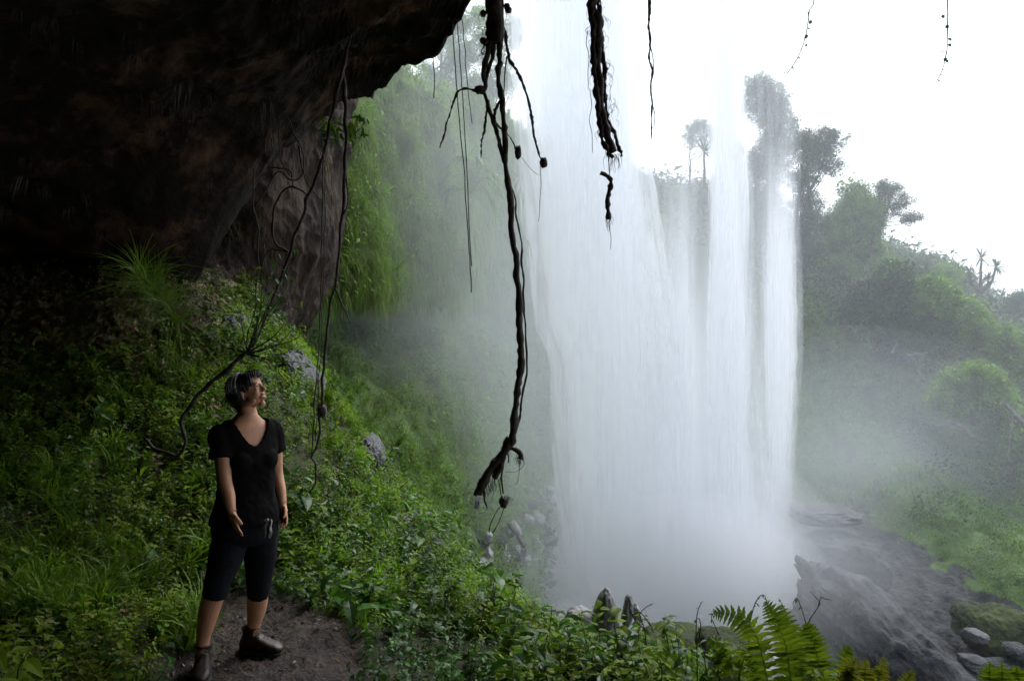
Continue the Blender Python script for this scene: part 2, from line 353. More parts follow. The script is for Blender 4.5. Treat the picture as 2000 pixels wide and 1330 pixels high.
GZ = ground_z(GX, GY); pn = np.stack([GX, GY, GX * 0], -1); pw = pathness(GX, GY)
GZ = GZ + (1 - pw) * (.10 * fbm(pn * 1.6, 5) + .03 * fbm(pn * 7, 3)) + pw * (.025 * fbm(pn * 6, 5) + .012 * vnoise(pn * 30) + .006 * vnoise(pn * 70)) - .03 * pw
ground = Surf(np.stack([GX, GY, GZ], -1), (0, 0, 30))
def mat_ground():
    m = M_soil; return m
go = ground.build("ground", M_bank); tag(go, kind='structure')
# the path is its own sheet of trodden mud following the ground
px = np.linspace(-2.7, -.3, 240); py = np.linspace(1.5, 5.4, 390); PX, PY = np.meshgrid(px, py, indexing='ij'); pp = np.stack([PX, PY, PX * 0], -1)
from_g = lambda X, Y: ground_z(X, Y) + (1 - pathness(X, Y)) * (.10 * fbm(np.stack([X, Y, X * 0], -1) * 1.6, 5) + .03 * fbm(np.stack([X, Y, X * 0], -1) * 7, 3)) + pathness(X, Y) * (.025 * fbm(np.stack([X, Y, X * 0], -1) * 6, 5) + .012 * vnoise(np.stack([X, Y, X * 0], -1) * 30)) - .03 * pathness(X, Y)
pth = Surf(np.stack([PX, PY, from_g(PX, PY) + .03 * (pathness(PX, PY) - .5) + .022 * fbm(pp * 14, 5) * pathness(PX, PY)], -1), (0, 0, 30))
po = pth.build("dirt_path", M_path); tag(po, kind='structure')
def gz1(x, y): return float(from_g(np.array([x]), np.array([y]))[0])

# ------------------------------------------------------------------ cave: back wall and overhanging roof
W_rows = [
 [(-400, 880, 7.2), (-100, 880, 7.2), (100, 880, 7.25), (250, 880, 7.4), (380, 880, 7.8), (480, 870, 8.5), (560, 850, 9.4), (630, 850, 10.4), (652, 880, 13.5)],
 [(-400, 740, 7.3), (-100, 740, 7.4), (100, 740, 7.5), (250, 740, 7.7), (380, 740, 8.1), (480, 730, 8.7), (560, 720, 9.5), (600, 730, 10.5), (604, 760, 13)],
 [(-400, 640, 7.6), (-100, 640, 7.7), (100, 640, 7.8), (250, 640, 8.1), (380, 640, 8.6), (480, 640, 9.6), (545, 650, 10.6), (575, 660, 11.6), (578, 680, 14)],
 [(-400, 555, 7.9), (-100, 555, 8), (100, 555, 8.2), (250, 550, 8.5), (380, 570, 9.3), (480, 570, 10.2), (560, 570, 11), (612, 590, 12), (610, 600, 15)],
 [(-400, 460, 9.3), (-100, 460, 9.4), (100, 460, 9.6), (250, 460, 9.9), (380, 470, 10.2), (480, 460, 10.4), (580, 450, 11), (662, 440, 12.2), (660, 440, 15)],
 [(-400, 300, 10), (-100, 300, 10.2), (100, 300, 10.4), (250, 300, 10.5), (380, 320, 10.5), (480, 300, 10.4), (590, 300, 10.8), (672, 300, 12), (670, 300, 15)],
 [(-400, 180, 10), (-100, 180, 10), (100, 180, 10), (250, 180, 10.2), (380, 180, 10.2), (480, 180, 10.3), (590, 180, 10.6), (685, 180, 11.8), (682, 180, 15)],
 [(-400, 20, 9.6), (-100, 20, 9.6), (100, 20, 9.6), (250, 20, 9.8), (380, 20, 9.8), (480, 20, 9.9), (590, 20, 10.4), (690, 20, 11.6), (690, 20, 15)]]
wall = net(W_rows, 300, 340)
q = wall.G; wall.displace(.28 * ridged(q * np.array((.5, .5, .35)), 4) + .16 * fbm(q * np.array((1.6, 1.6, .8)) + 5, 5) + .05 * fbm(q * 6, 3) - .1)
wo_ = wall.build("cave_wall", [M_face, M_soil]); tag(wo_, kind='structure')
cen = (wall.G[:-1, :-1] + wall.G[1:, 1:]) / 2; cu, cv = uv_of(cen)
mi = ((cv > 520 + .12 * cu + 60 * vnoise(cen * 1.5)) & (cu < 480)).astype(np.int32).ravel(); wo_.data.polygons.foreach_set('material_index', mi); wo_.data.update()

lip = np.array([(-2.2, 10.6, 3.45), (-1.5, 9, 2.98), (-.94, 8, 2.96), (-.67, 7.5, 3.04), (-.38, 6.8, 3.13), (.4, 6.0, 3.0), (1.3, 5.7, 2.95), (2.3, 5.5, 2.85), (3.6, 5.3, 2.9), (5.5, 5.0, 3.1), (9, 4.8, 3.3)])
cp = [(-1.95, 9.9, 3.25), (-2.7, 9.8, 2.95), (-3.35, 9.3, 1.7), (-3.8, 8.8, .72), (-4.3, 8.4, .80), (-4.7, 8.3, .88), (-5.6, 8.2, .95), (-7, 8.1, 1.0), (-9, 8, 1.0),
      (-3.77, 6.8, 2.1), (-4.3, 7.8, 1.4), (-2.7, 6.5, 2.6), (-3.3, 8, 1.95), (-1.8, 6.5, 2.85), (-1.38, 8, 3.1), (-5.8, 7, 1.6), (-7, 6, 1.6), (-3, 4.8, 2.7), (-5, 4.8, 2.2), (-1, 5, 3.2), (1, 4, 3.3), (3, 3, 3.3), (0, 2, 3.6), (-4, 2, 2.8),
      (-9, 4, 1.0), (-9, 0, .5), (-4, -3, 2.2), (0, -2.5, 2.2), (5, 1, 3.3), (9, 2, 3.4), (7, -1, 3.0), (10, -3, 2.0), (3, -2, 2.6), (0, -5, -1.6), (0, -8, -3), (-6, -6, -2), (5, -5, -2.6), (6, -8, -4), (-11, -6, -3), (-12, 3, -2)] + [tuple(l) for l in lip[:-1]] + [(8, 4.8, 3.2)]  # unseen roof behind and right of the camera is shaped to steer daylight
cf = tps(cp, .03)
U_ = np.linspace(0, 1, 400); Vv = np.linspace(0, 1, 380)
# rows run from deep in the cave out to the lip, then the rock turns up and climbs away as the cliff above
xs = np.linspace(-12, 9, 400); ylip = np.interp(xs, lip[:, 0], lip[:, 1], left=10.6)
ylip = ylip + .12 * vnoise(np.stack([xs * 1.3, xs * 0, xs * 0], -1)) + .02 * vnoise(np.stack([xs * 5, xs * 0, xs * 0], -1))
t = Vv ** .8; CY = -8 + (ylip[:, None] + 8) * t[None]; CX = xs[:, None] * np.ones_like(CY)
CZ = cf(CX, CY); q = np.stack([CX, CY, CZ], -1)
CZ = CZ - .26 * np.abs(ridged(q * np.array((.55, .7, .6)) + 3, 4)) + .10 * fbm(q * 1.7, 5) - .07 * np.abs(ridged(np.stack([q[..., 0] * 1.3 + q[..., 2], q[..., 1] * 3.4 + q[..., 0] * 1.2, q[..., 2] * 2], -1), 4)) + .05 * fbm(q * 7, 4) + .14
up_n = 60; tt = np.linspace(0, 1, up_n)[1:]; ly, lz = CY[:, -1:], CZ[:, -1:]
UY = ly + .55 * np.sin(tt * math.pi * .5)[None] ** 1.2 * .8 + 1.2 * tt[None] ** 2; UZ = lz + 8 * tt[None] ** 1.6
UY = UY + .15 * vnoise(np.stack([xs[:, None] * 1.2 + 0 * UY, UY, UZ], -1)); UX = xs[:, None] * np.ones_like(UY)
ceil = Surf(np.concatenate([np.stack([CX, CY, CZ], -1), np.stack([UX, UY, UZ], -1)], 1), (0, 0, -50))
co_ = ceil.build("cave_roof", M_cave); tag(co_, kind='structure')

# ------------------------------------------------------------------ far side: mossy cliff, hill, water
B_rows = [
 [(560, 40, 17), (640, 60, 17), (700, 90, 18), (780, 130, 20), (860, 170, 22.5), (940, 200, 26.5), (1020, 260, 30.5), (1100, 320, 33), (1300, 420, 36)],
 [(560, 200, 15.5), (640, 200, 16), (700, 210, 16.8), (780, 230, 18.5), (860, 240, 20.8), (940, 260, 25.5), (1020, 300, 30.3), (1100, 360, 33), (1300, 450, 36)],
 [(560, 350, 14.7), (640, 350, 15), (700, 350, 16), (780, 350, 18), (860, 350, 20), (940, 350, 25), (1020, 400, 30), (1100, 420, 33), (1300, 480, 36)],
 [(560, 480, 14.5), (640, 480, 14.8), (700, 480, 15.3), (780, 480, 17.0), (860, 480, 19.3), (940, 480, 24.5), (1020, 500, 30), (1100, 520, 33), (1300, 570, 36)],
 [(560, 560, 14.3), (640, 560, 14.8), (700, 575, 15.3), (780, 582, 17), (860, 575, 19.3), (940, 560, 24.5), (1020, 560, 30), (1100, 570, 33), (1300, 620, 36)],
 [(560, 600, 17.2), (640, 605, 18), (700, 615, 18.8), (780, 615, 20), (860, 605, 21.6), (940, 595, 25.5), (1020, 600, 30.3), (1100, 620, 33), (1300, 660, 36)],
 [(560, 650, 16.8), (640, 650, 17.3), (700, 655, 18), (780, 655, 19.3), (860, 655, 21), (940, 655, 25), (1020, 660, 29.8), (1100, 670, 32.7), (1300, 700, 35.5)],
 [(560, 800, 14.3), (640, 800, 15), (700, 800, 15.6), (780, 800, 16.6), (860, 800, 18), (940, 800, 22.5), (1020, 800, 28), (1100, 820, 31.8), (1300, 860, 35)],
 [(560, 950, 13), (640, 950, 13.6), (700, 950, 14), (780, 950, 15), (860, 950, 16.5), (940, 950, 20.5), (1020, 950, 25.5), (1100, 960, 31.2), (1300, 1000, 34.5)],
 [(560, 1100, 12), (640, 1100, 12.3), (700, 1100, 12.8), (780, 1100, 13.6), (860, 1100, 15), (940, 1100, 18.5), (1020, 1100, 23.5), (1100, 1110, 30.6), (1300, 1130, 34)],
 [(560, 1300, 11), (640, 1300, 11.3), (700, 1300, 11.8), (780, 1280, 13), (860, 1270, 14.5), (940, 1250, 18), (1020, 1230, 22.5), (1100, 1215, 30), (1300, 1190, 34)]]
cliff = net(B_rows, 260, 260)
q = cliff.G; cliff.displace(.55 * fbm(q * .45, 5) + .22 * ridged(q * np.array((1.0, 1.0, .45)), 4) + .10 * fbm(q * 2.5, 3) - .1)
clo = cliff.build("cliff", M_cliff); tag(clo, kind='structure')
H_rows = [
 [(1050, 340, 58), (1200, 380, 58), (1300, 400, 59), (1450, 415, 60), (1560, 490, 60), (1650, 510, 61), (1750, 525, 62), (1850, 560, 62), (1950, 625, 61), (2100, 660, 59), (2500, 620, 56)],
 [(1050, 350, 50), (1200, 388, 50), (1300, 405, 51), (1450, 420, 52), (1560, 495, 52), (1650, 515, 53), (1750, 530, 54), (1850, 565, 54), (1950, 635, 53), (2100, 670, 51), (2500, 630, 48)],
 [(1050, 470, 44), (1200, 480, 44), (1300, 490, 44), (1450, 510, 45), (1560, 560, 45), (1650, 575, 46), (1750, 600, 47), (1850, 625, 47), (1950, 680, 45), (2100, 700, 43), (2500, 690, 40)],
 [(1050, 600, 39), (1200, 600, 39), (1300, 600, 39), (1450, 605, 40), (1560, 620, 41), (1650, 665, 41), (1750, 735, 40), (1850, 810, 38), (1950, 880, 36), (2100, 950, 32), (2500, 1000, 27)],
 [(1050, 720, 38), (1200, 720, 38), (1300, 720, 38), (1450, 720, 39), (1560, 730, 40), (1650, 770, 40), (1750, 850, 38.5), (1850, 915, 36), (1950, 975, 33), (2100, 1030, 29), (2500, 1090, 24)],
 [(1050, 860, 34), (1200, 860, 34), (1300, 860, 34), (1450, 870, 34.5), (1560, 910, 34), (1650, 945, 33), (1750, 950, 31), (1850, 985, 30), (1950, 1050, 28), (2100, 1100, 25), (2500, 1180, 20)],
 [(1050, 980, 32), (1200, 980, 32), (1300, 980, 32), (1450, 990, 32), (1560, 1010, 31), (1650, 1030, 30), (1750, 1060, 28.5), (1850, 1090, 27), (1950, 1125, 25), (2100, 1170, 22.5), (2500, 1290, 18)],
 [(1050, 1090, 31), (1200, 1090, 31), (1300, 1090, 31), (1450, 1095, 31), (1560, 1100, 29.5), (1650, 1120, 28), (1750, 1150, 26.5), (1850, 1185, 25), (1950, 1220, 23.5), (2100, 1270, 21), (2500, 1400, 17)],
 [(1050, 1200, 29), (1200, 1200, 29), (1300, 1200, 29), (1450, 1205, 29), (1560, 1220, 27.5), (1650, 1230, 26.5), (1750, 1260, 25), (1850, 1300, 23.5), (1950, 1330, 22.3), (2100, 1370, 20.5), (2500, 1480, 17)]]
hill = net(H_rows, 260, 420)
q = hill.G; hill.displace(.6 * fbm(q * .22, 5) + .35 * fbm(q * .9, 4) + .12 * fbm(q * 3, 3))
ho = hill.build("hill", [M_hill, M_boulder]); tag(ho, kind='structure')
cen = (hill.G[:-1, :-1] + hill.G[1:, 1:]) / 2; cu, cv = uv_of(cen)
mi = ((cv > 1010 + .55 * np.maximum(cu - 1680, 0) + 40 * vnoise(cen * .6)) | ((np.abs(cv - 1010) < 25) & (cu > 1540) & (cu < 1700))).astype(np.int32).ravel(); ho.data.polygons.foreach_set('material_index', mi); ho.data.update()
# water sheet in the ravine, out to the horizon
mw, N, L, out = nodes("pool_water"); b = N.new("ShaderNodeBsdfPrincipled"); b.inputs['Base Color'].default_value = (.30, .29, .27, 1); b.inputs['Roughness'].default_value = .28
g = N.new("ShaderNodeNewGeometry"); n1 = N.new("ShaderNodeTexNoise"); n1.inputs['Scale'].default_value = 1.4; n1.inputs['Detail'].default_value = 8; n1.inputs['Distortion'].default_value = 1.5; L.new(g.outputs['Position'], n1.inputs['Vector'])
bp = N.new("ShaderNodeBump"); bp.inputs['Distance'].default_value = .25; bp.inputs['Strength'].default_value = .7; L.new(n1.outputs[0], bp.inputs['Height']); L.new(bp.outputs[0], b.inputs['Normal'])
r = ramp(N, [(.45, (.16, .15, .13)), (.62, (.6, .6, .58))]); L.new(n1.outputs[0], r.inputs[0]); L.new(r.outputs[0], b.inputs['Base Color']); L.new(b.outputs[0], out.inputs['Surface'])
wx = np.linspace(-400, 400, 161); wy = np.linspace(-60, 900, 193); WX, WY = np.meshgrid(wx, wy, indexing='ij')
ws = Surf(np.stack([WX, WY, -10.3 + 0 * WX], -1), (0, 0, 30)); wob = ws.build("water", mw); tag(wob, kind='structure')

# ------------------------------------------------------------------ waterfall
def water_mat(name, dens, edge, sx=5.0, seed=0., lo=.30, hi=.62, ztop=None, zbot=None, fade=(0, 0)):
    m, N, L, out = nodes(name); g = N.new("ShaderNodeNewGeometry"); mp = N.new("ShaderNodeMapping"); mp.inputs['Scale'].default_value = (sx, sx, .11); mp.inputs['Location'].default_value = (seed, seed * .7, seed)
    L.new(g.outputs['Position'], mp.inputs[0])
    n1 = N.new("ShaderNodeTexNoise"); n1.inputs['Scale'].default_value = 1; n1.inputs['Detail'].default_value = 7; n1.inputs['Roughness'].default_value = .62; n1.inputs['Distortion'].default_value = .15; L.new(mp.outputs[0], n1.inputs['Vector'])
    mr = N.new("ShaderNodeMapRange"); mr.inputs[1].default_value = lo; mr.inputs[2].default_value = hi; mr.inputs[3].default_value = .12; mr.inputs[4].default_value = 1; L.new(n1.outputs[0], mr.inputs[0])
    n2 = N.new("ShaderNodeTexNoise"); n2.inputs['Scale'].default_value = 1; n2.inputs['Detail'].default_value = 4; mq = N.new('ShaderNodeMapping'); mq.inputs['Scale'].default_value = (1.1, .8, .035); mq.inputs['Location'].default_value = (seed * 1.3, 0, seed); L.new(g.outputs['Position'], mq.inputs[0]); L.new(mq.outputs[0], n2.inputs['Vector'])
    m2 = N.new("ShaderNodeMapRange"); m2.inputs[1].default_value = .36; m2.inputs[2].default_value = .56; m2.inputs[3].default_value = .38; m2.inputs[4].default_value = 1; L.new(n2.outputs[0], m2.inputs[0])
    dp = N.new("ShaderNodeVectorMath"); dp.operation = 'DOT_PRODUCT'; L.new(g.outputs['Normal'], dp.inputs[0]); L.new(g.outputs['Incoming'], dp.inputs[1])
    ab = N.new("ShaderNodeMath"); ab.operation = 'ABSOLUTE'; L.new(dp.outputs['Value'], ab.inputs[0])
    pw_ = N.new("ShaderNodeMath"); pw_.operation = 'POWER'; pw_.inputs[1].default_value = edge; L.new(ab.outputs[0], pw_.inputs[0])
    cur = None
    def mul(a, b_):
        x = N.new("ShaderNodeMath"); x.operation = 'MULTIPLY'; L.new(a, x.inputs[0])
        if isinstance(b_, float): x.inputs[1].default_value = b_
        else: L.new(b_, x.inputs[1])
        return x.outputs[0]
    cur = mul(mul(mr.outputs[0], m2.outputs[0]), mul(pw_.outputs[0], float(dens)))
    sp = N.new("ShaderNodeSeparateXYZ"); L.new(g.outputs['Position'], sp.inputs[0])
    if ztop is not None:
        f = N.new("ShaderNodeMapRange"); f.interpolation_type = 'SMOOTHSTEP'; f.inputs[1].default_value = ztop; f.inputs[2].default_value = ztop - fade[0]; L.new(sp.outputs[2], f.inputs[0]); cur = mul(cur, f.outputs[0])
    if zbot is not None:
        f = N.new("ShaderNodeMapRange"); f.interpolation_type = 'SMOOTHSTEP'; f.inputs[1].default_value = zbot; f.inputs[2].default_value = zbot + fade[1]; L.new(sp.outputs[2], f.inputs[0]); cur = mul(cur, f.outputs[0])
    df = N.new("ShaderNodeBsdfDiffuse"); df.inputs[0].default_value = (.86, .88, .92, 1); tr = N.new("ShaderNodeBsdfTranslucent"); tr.inputs[0].default_value = (.86, .88, .92, 1)
    ms = N.new("ShaderNodeMixShader"); ms.inputs[0].default_value = .5; L.new(df.outputs[0], ms.inputs[1]); L.new(tr.outputs[0], ms.inputs[2])
    tp = N.new("ShaderNodeBsdfTransparent"); mm = N.new("ShaderNodeMixShader"); L.new(cur, mm.inputs[0]); L.new(tp.outputs[0], mm.inputs[1]); L.new(ms.outputs[0], mm.inputs[2])
    L.new(mm.outputs[0], out.inputs['Surface']); return m
fall = thing("waterfall", "tall white waterfall of several veils plunging past the cave mouth into spray", "waterfall", P(1300, 1180, 29))
def stream(pts, mat, Y=29, depth=.35, seed=0, layers=3, rag=.06):
    """one falling veil: nested upright shells of elliptic section; pts = (v, u_left, u_right)"""
    b = Bag(); pts = np.array(pts, float); nz = 160; vsn = np.linspace(pts[0, 0], pts[-1, 0], nz)
    ul = np.interp(vsn, pts[:, 0], pts[:, 1]); ur = np.interp(vsn, pts[:, 0], pts[:, 2]); z = (665 - vsn) / F * Y
    xl = (ul - 1000) / F * Y; xr = (ur - 1000) / F * Y; na = 96
    for l in range(layers):
        s = 1 - l * .24; off = (l - (layers - 1) / 2) * .15
        a = np.linspace(0, 2 * math.pi, na); c = (xl + xr) / 2 + .1 * s * vnoise(np.stack([z * .2, z * 0 + l * 7 + seed, z * 0], -1)); hw = (xr - xl) / 2 * s
        R = np.stack([np.cos(a)[None] * np.ones(nz)[:, None], z[:, None] * .12 + np.zeros(na), np.sin(a)[None] * np.ones(nz)[:, None]], -1)
        rr = 1 + rag * fbm(R * np.array((3.0, 1, 3.0)) + seed * 3 + l * 11, 4) + rag * .6 * vnoise(R * np.array((9, 1.2, 9)) + seed) + rag * .35 * vnoise(R * np.array((4, 14, 4)) + seed)
        V = np.stack([c[:, None] + hw[:, None] * np.cos(a)[None] * rr, Y + off + (depth + .22 * hw[:, None]) * s * np.sin(a)[None] * rr, z[:, None] * np.ones(na)], -1)
        b.add(V.reshape(-1, 3), grid_tris(nz, na))
    o = b.build("water_veil", mat, fall, True); return o
zz = lambda v, Y=29: (665 - v) / F * Y
mA = water_mat("falling_water_dense", .82, 2.0, 2.6, 0, .25, .5, zbot=zz(1190), fade=(0, 1.5)); mB = water_mat("falling_water_mid", .50, 2.0, 4.5, 4, zbot=zz(1190), fade=(0, 1.5))
mC = water_mat("falling_water_thin", .26, 1.6, 3.0, 9, zbot=zz(1180), fade=(0, 9)); mD = water_mat("falling_water_low", .55, 1.4, 3.5, 13, .25, .55, ztop=zz(300), fade=(7, 0)); mE = water_mat("falling_water_side", .65, 2.3, 4, 21, .2, .5, ztop=zz(250), zbot=zz(1120), fade=(8, 8))
stream([(-250, 985, 1245), (0, 990, 1250), (250, 1000, 1260), (420, 1018, 1285), (560, 1036, 1310), (640, 1042, 1320), (690, 1068, 1330), (900, 1080, 1350), (1040, 1098, 1370), (1200, 1120, 1390)], mA, 29, .5, 0, 4, .09)
stream([(-250, 1015, 1190), (300, 1035, 1205), (600, 1065, 1230), (900, 1105, 1260), (1200, 1150, 1280)], mB, 28.6, .3, 2, 3)
stream([(-250, 1080, 1240), (300, 1120, 1250), (600, 1150, 1300), (1200, 1190, 1350)], mB, 28.5, .3, 14, 2)
stream([(-250, 1240, 1580), (300, 1245, 1560), (700, 1260, 1555), (1200, 1300, 1560)], mC, 29.6, .4, 5, 1)
stream([(-250, 1380, 1450), (200, 1382, 1456), (420, 1378, 1466), (650, 1372, 1466), (850, 1370, 1458), (1200, 1380, 1500)], mA, 28.8, .3, 7, 3)
stream([(330, 1292, 1345), (600, 1280, 1355), (900, 1262, 1360), (1200, 1260, 1390)], mD, 28.9, .3, 8, 2)
stream([(200, 1484, 1556), (500, 1482, 1562), (700, 1484, 1562), (800, 1488, 1554), (1000, 1492, 1548), (1200, 1498, 1552)], mE, 28.7, .25, 9, 3)
stream([(300, 1250, 1552), (600, 1246, 1556), (1200, 1240, 1548)], water_mat("falling_water_gauze", .5, 1.6, 2.0, 40, .25, .5, ztop=zz(240), zbot=zz(1180), fade=(9, 10)), 29.5, .4, 22, 1)
mF = water_mat("falling_water_base", .6, 1.1, 1.6, 30, .25, .5, ztop=zz(520), fade=(8, 0))
stream([(450, 1230, 1480), (700, 1220, 1480), (1200, 1150, 1530)], mF, 29.4, .6, 12, 3)

# ------------------------------------------------------------------ spray
def mist(c, r, dens, col=(.93, .95, 1.0), an=.0):
    m, N, L, out = nodes("spray"); v = N.new("ShaderNodeVolumePrincipled"); v.inputs['Color'].default_value = (*col, 1); v.inputs['Density'].default_value = dens; v.inputs['Anisotropy'].default_value = an
    L.new(v.outputs[0], out.inputs['Volume']); V, T = blob(c, r, 40, 26, .10, 1.4, c[0]); o = obj("mist", V, T, m, None, None, True); origin_to(o, c); tag(o, kind='stuff'); return o
def soft_mist(c, r, dens, k=4, **kw):
    for q in range(k): s_ = 1 - .75 * q / k; mist(c + np.array((.3, .1, .2)) * q * .3, np.array(r) * s_, dens / k, **kw)
mist(P(1280, 700, 60), (60, 42, 34), .0075, col=(.90, .94, 1.0))
soft_mist(P(1310, 1130, 28.5), (7.5, 4.5, 5.5), .34, 5)
soft_mist(P(1330, 1130, 26.2), (5.2, 2.2, 3.2), .5, 5)
soft_mist(P(1560, 1120, 20.5), (3.8, 2.4, 2.6), .08, 4)
soft_mist(P(1660, 900, 32), (9, 5, 6), .05, 5, col=(.88, .92, 1.0))
soft_mist(P(1000, 950, 23), (9, 6, 9), .06, 5, col=(.90, .95, .98))
soft_mist(P(900, 500, 18), (5, 3.6, 7), .09, 4, col=(.90, .94, 1.0))
soft_mist(P(1650, 930, 29.5), (4.2, 2, 2.4), .08, 4)
M_litter = leaf_mat('leaf_litter', [(.03, .017, .01), (.07, .04, .022), (.02, .012, .008), (.11, .08, .05)], .45, .05, .5)
# ------------------------------------------------------------------ ground cover on the near bank and the cave wall
Zup = np.array((0, 0, 1.))
def lean(n, w=.6, jit=.35):
    k = len(n); return unit(n * (1 - w) + Zup * w + RNG.normal(0, jit, (k, 3)) * np.array((1, 1, .4)))
SP_small = [sprig(.10, 9, .028, .62, s) for s in range(5)]
SP_mid = [sprig(.19, 12, .046, .55, 10 + s) for s in range(5)]
SP_big = [sprig(.28, 10, .085, .55, 20 + s, -.05) for s in range(4)]
TUFT = [tuft(16, .22, .004, 30 + s) for s in range(4)]
def nz0(p): return vnoise(p * 4)
def bank_mask(kind):
    iv = inview(60)
    def f(p, n):
        u, v = uv_of(p); x, y = p[..., 0], p[..., 1]; g = (iv(p, n) > 0) & (pathness(x, y) < .25) & (y > 1.6) & ((kind == 'dark') | ~((u > 690) & (u < 980) & (v > 1240 + 30 * nz0(p)))); nz = fbm(p * 1.1 + 3, 3); n2 = fbm(p * 2.3 + 31, 3)
        w = np.clip(3.5 / y, .2, 1) * 0 + 1.0
        left = u < 420; low = v > 1050
        if kind == 'small': w = w * (1 + .8 * (v < 1080)) * (1 + .9 * nz)
        if kind == 'yellow': w = sm(.0, .35, nz) * ((v < 1000) | left) + 1.3 * sm(-.15, .35, n2) * ((u > 540) & (v < 900)) + .8 * (left & (v > 1000) & (n2 > .05)) + 1.0 * ((u > 900) & (u < 1500) & (v > 1180))
        if kind == 'mid': w = w * (.35 + (u > 420) * 1.1 * sm(860, 1020, v) + .5 * (left & (v > 760) & (v < 1000)))
        if kind == 'dark': w = .35 + (u > 420) * .9 * sm(860, 1020, v) + 1.2 * ((u > 680) & (u < 980) & (v > 1230))  # hollow takes dark leaves alone: its shade is put into leaf colour
        if kind == 'big': w = ((u > 430) & (v > 1010) & (u < 1400)) * (1 + nz) + .12
        if kind == 'grass': w = sm(-.1, .3, n2) * (.4 + (left & low) * 1.5)
        return np.maximum(w, 0) * g
    return f
def dsc(p, ref): return np.clip(p[:, 1] / ref, .3, 1.2)
def sc(s, a, n): return a * np.exp(RNG.normal(0, s, n))
grp = []
for kind, n, pr, s0, mo, w in (('small', 12500, SP_small, 1.0, 0, .5), ('mid', 6200, SP_mid, .8, 0, .5), ('dark', 2800, SP_mid, .8, 1, .5), ('big', 1200, SP_big, .75, 1, .6), ('yellow', 8500, SP_small, 1.0, 2, .5), ('grass', 3200, TUFT, 1.0, 3, .8), ('small', 1200, SP_small, 1.0, 4, .4)):
    p, nn = ground.scatter(n, bank_mask(kind)); grp.append((pr, p, lean(nn, w), sc(.3, s0, n), mo))
bank = scatter_build("undergrowth", grp, [M_leafA, M_leafB, M_leafY, M_grass, M_leafD, M_stem])
def wall_mask(kind):
    iv = inview(60)
    def f(p, n):
        u, v = uv_of(p); nz = fbm(p * 1.4 + 9, 3)
        band = (u < 660) & (v > 500 + .1 * u) & (v < 800) & (u < 480 + (v - 560) * .9)
        if kind == 'green': w = band * (sm(560, 760, v) * (1 + .8 * nz) + .6 * sm(.1, .3, nz)) * (1 + .9 * (u > 350)) * (.25 + .75 * ((u > 260) | (v > 690)))
        if kind == 'dry': w = band * (u < 420) * (.5 + sm(.0, .3, nz))
        if kind == 'dryhang': w = (u < 520) * (v > 300) * (v < 720) * sm(.0, .4, nz) + .4 * (u > 430) * (v > 120) * (u < 640) * (v < 500) * sm(.1, .4, nz)
        return np.maximum(w, 0) * (iv(p, n) > 0)
    return f
HANGS = [hang(14, .35, .006, 50 + s, .08) for s in range(4)]
grp = []
for kind, n, pr, s0, mo, w in (('green', 5200, SP_small, 1.0, 0, .2), ('green', 1500, SP_mid, .9, 0, .2), ('green', 2200, SP_small, 1.0, 2, .2), ('dry', 4800, SP_small, 1.1, 3, .0), ('dryhang', 500, HANGS, .8, 3, 1.0), ('dry', 350, HANGS, .8, 1, 1.0)):
    p, nn = wall.scatter(n, wall_mask(kind)); grp.append((pr, p, lean(nn, w) if w < 1 else unit(np.tile(Zup, (n, 1)) + RNG.normal(0, .12, (n, 3))), sc(.3, s0, n), mo))
scatter_build("creeper_foliage", grp, [M_leafA, M_leafB, M_leafY, M_leafD, M_stem])
# dry rootlets and fern scraps that hang from the cave roof
def roof_mask(p, n):
    u, v = uv_of(p); return (inview(40)(p, n) > 0) * (p[..., 1] > 3) * (sm(.12, .34, fbm(p * 1.2 + 77, 3)) + 1.2 * ((np.hypot((u - 90) / 110, (v - 360) / 60) < 1) | (np.hypot((u - 330) / 110, (v - 210) / 60) < 1) | (np.hypot((u - 520) / 60, (v - 230) / 50) < 1)))
p, nn = ceil.scatter(300, roof_mask); n = len(p)
scatter_build("hanging_rootlets_litter".replace("_litter", "_foliage"), [(HANGS, p, unit(np.tile(Zup, (n, 1)) + RNG.normal(0, .1, (n, 3))), sc(.55, .3, n), 0)], [M_root, M_stem])

# ------------------------------------------------------------------ vegetation of the far cliff and hill
LF = [combine([place(diamond(1, r_), rotm(a, b), (x, y, z), s) for a, b, x, y, z, s in [(RNG.uniform(0, 6.28), RNG.uniform(-.6, .9), *RNG.uniform(-.5, .5, 3), RNG.uniform(.16, .34)) for _ in range(22)]]) for r_ in (.4, .5, .6, .45)]
MH = [hang(22, 1.0, .012, 70 + s, .3) for s in range(4)]
BL = [tuft(12, .8, .03, 80 + s, 1.1) for s in range(3)]
def cl_mask(kind):
    iv = inview(40)
    def f(p, n):
        u, v = uv_of(p); nz = fbm(p * .5 + 5, 3); rec = (v > 572) & (v < 650) & (u < 960)
        if kind == 'hang': w = ((v < 585) & (v > 60)) * (1 + nz) + .15 * (v < 1000)
        if kind == 'leaf': w = (v > 640) * (1.0 + .8 * nz) * (1 - .75 * sm(980, 1080, v)) + (v < 585) * .5 * (1 - nz)
        return np.maximum(w, 0) * (iv(p, n) > 0) * (1 - .93 * rec) * (u < 1180)
    return f
grp = []
for kind, n, pr, s0, mo in (('hang', 9000, MH, .5, 0), ('hang', 3000, MH, .6, 1), ('leaf', 7500, LF, .32, 1), ('leaf', 2500, BL, .42, 2), ('leaf', 2500, LF, .25, 0)):
    p, nn = cliff.scatter(n, cl_mask(kind)); ds = dsc(p, 20); up = unit(np.tile(Zup, (n, 1)) + RNG.normal(0, .12, (n, 3))) if kind == 'hang' else lean(nn, .3)
    grp.append((pr, p + nn * .05, up, sc(.35, s0, n) * ds, mo))
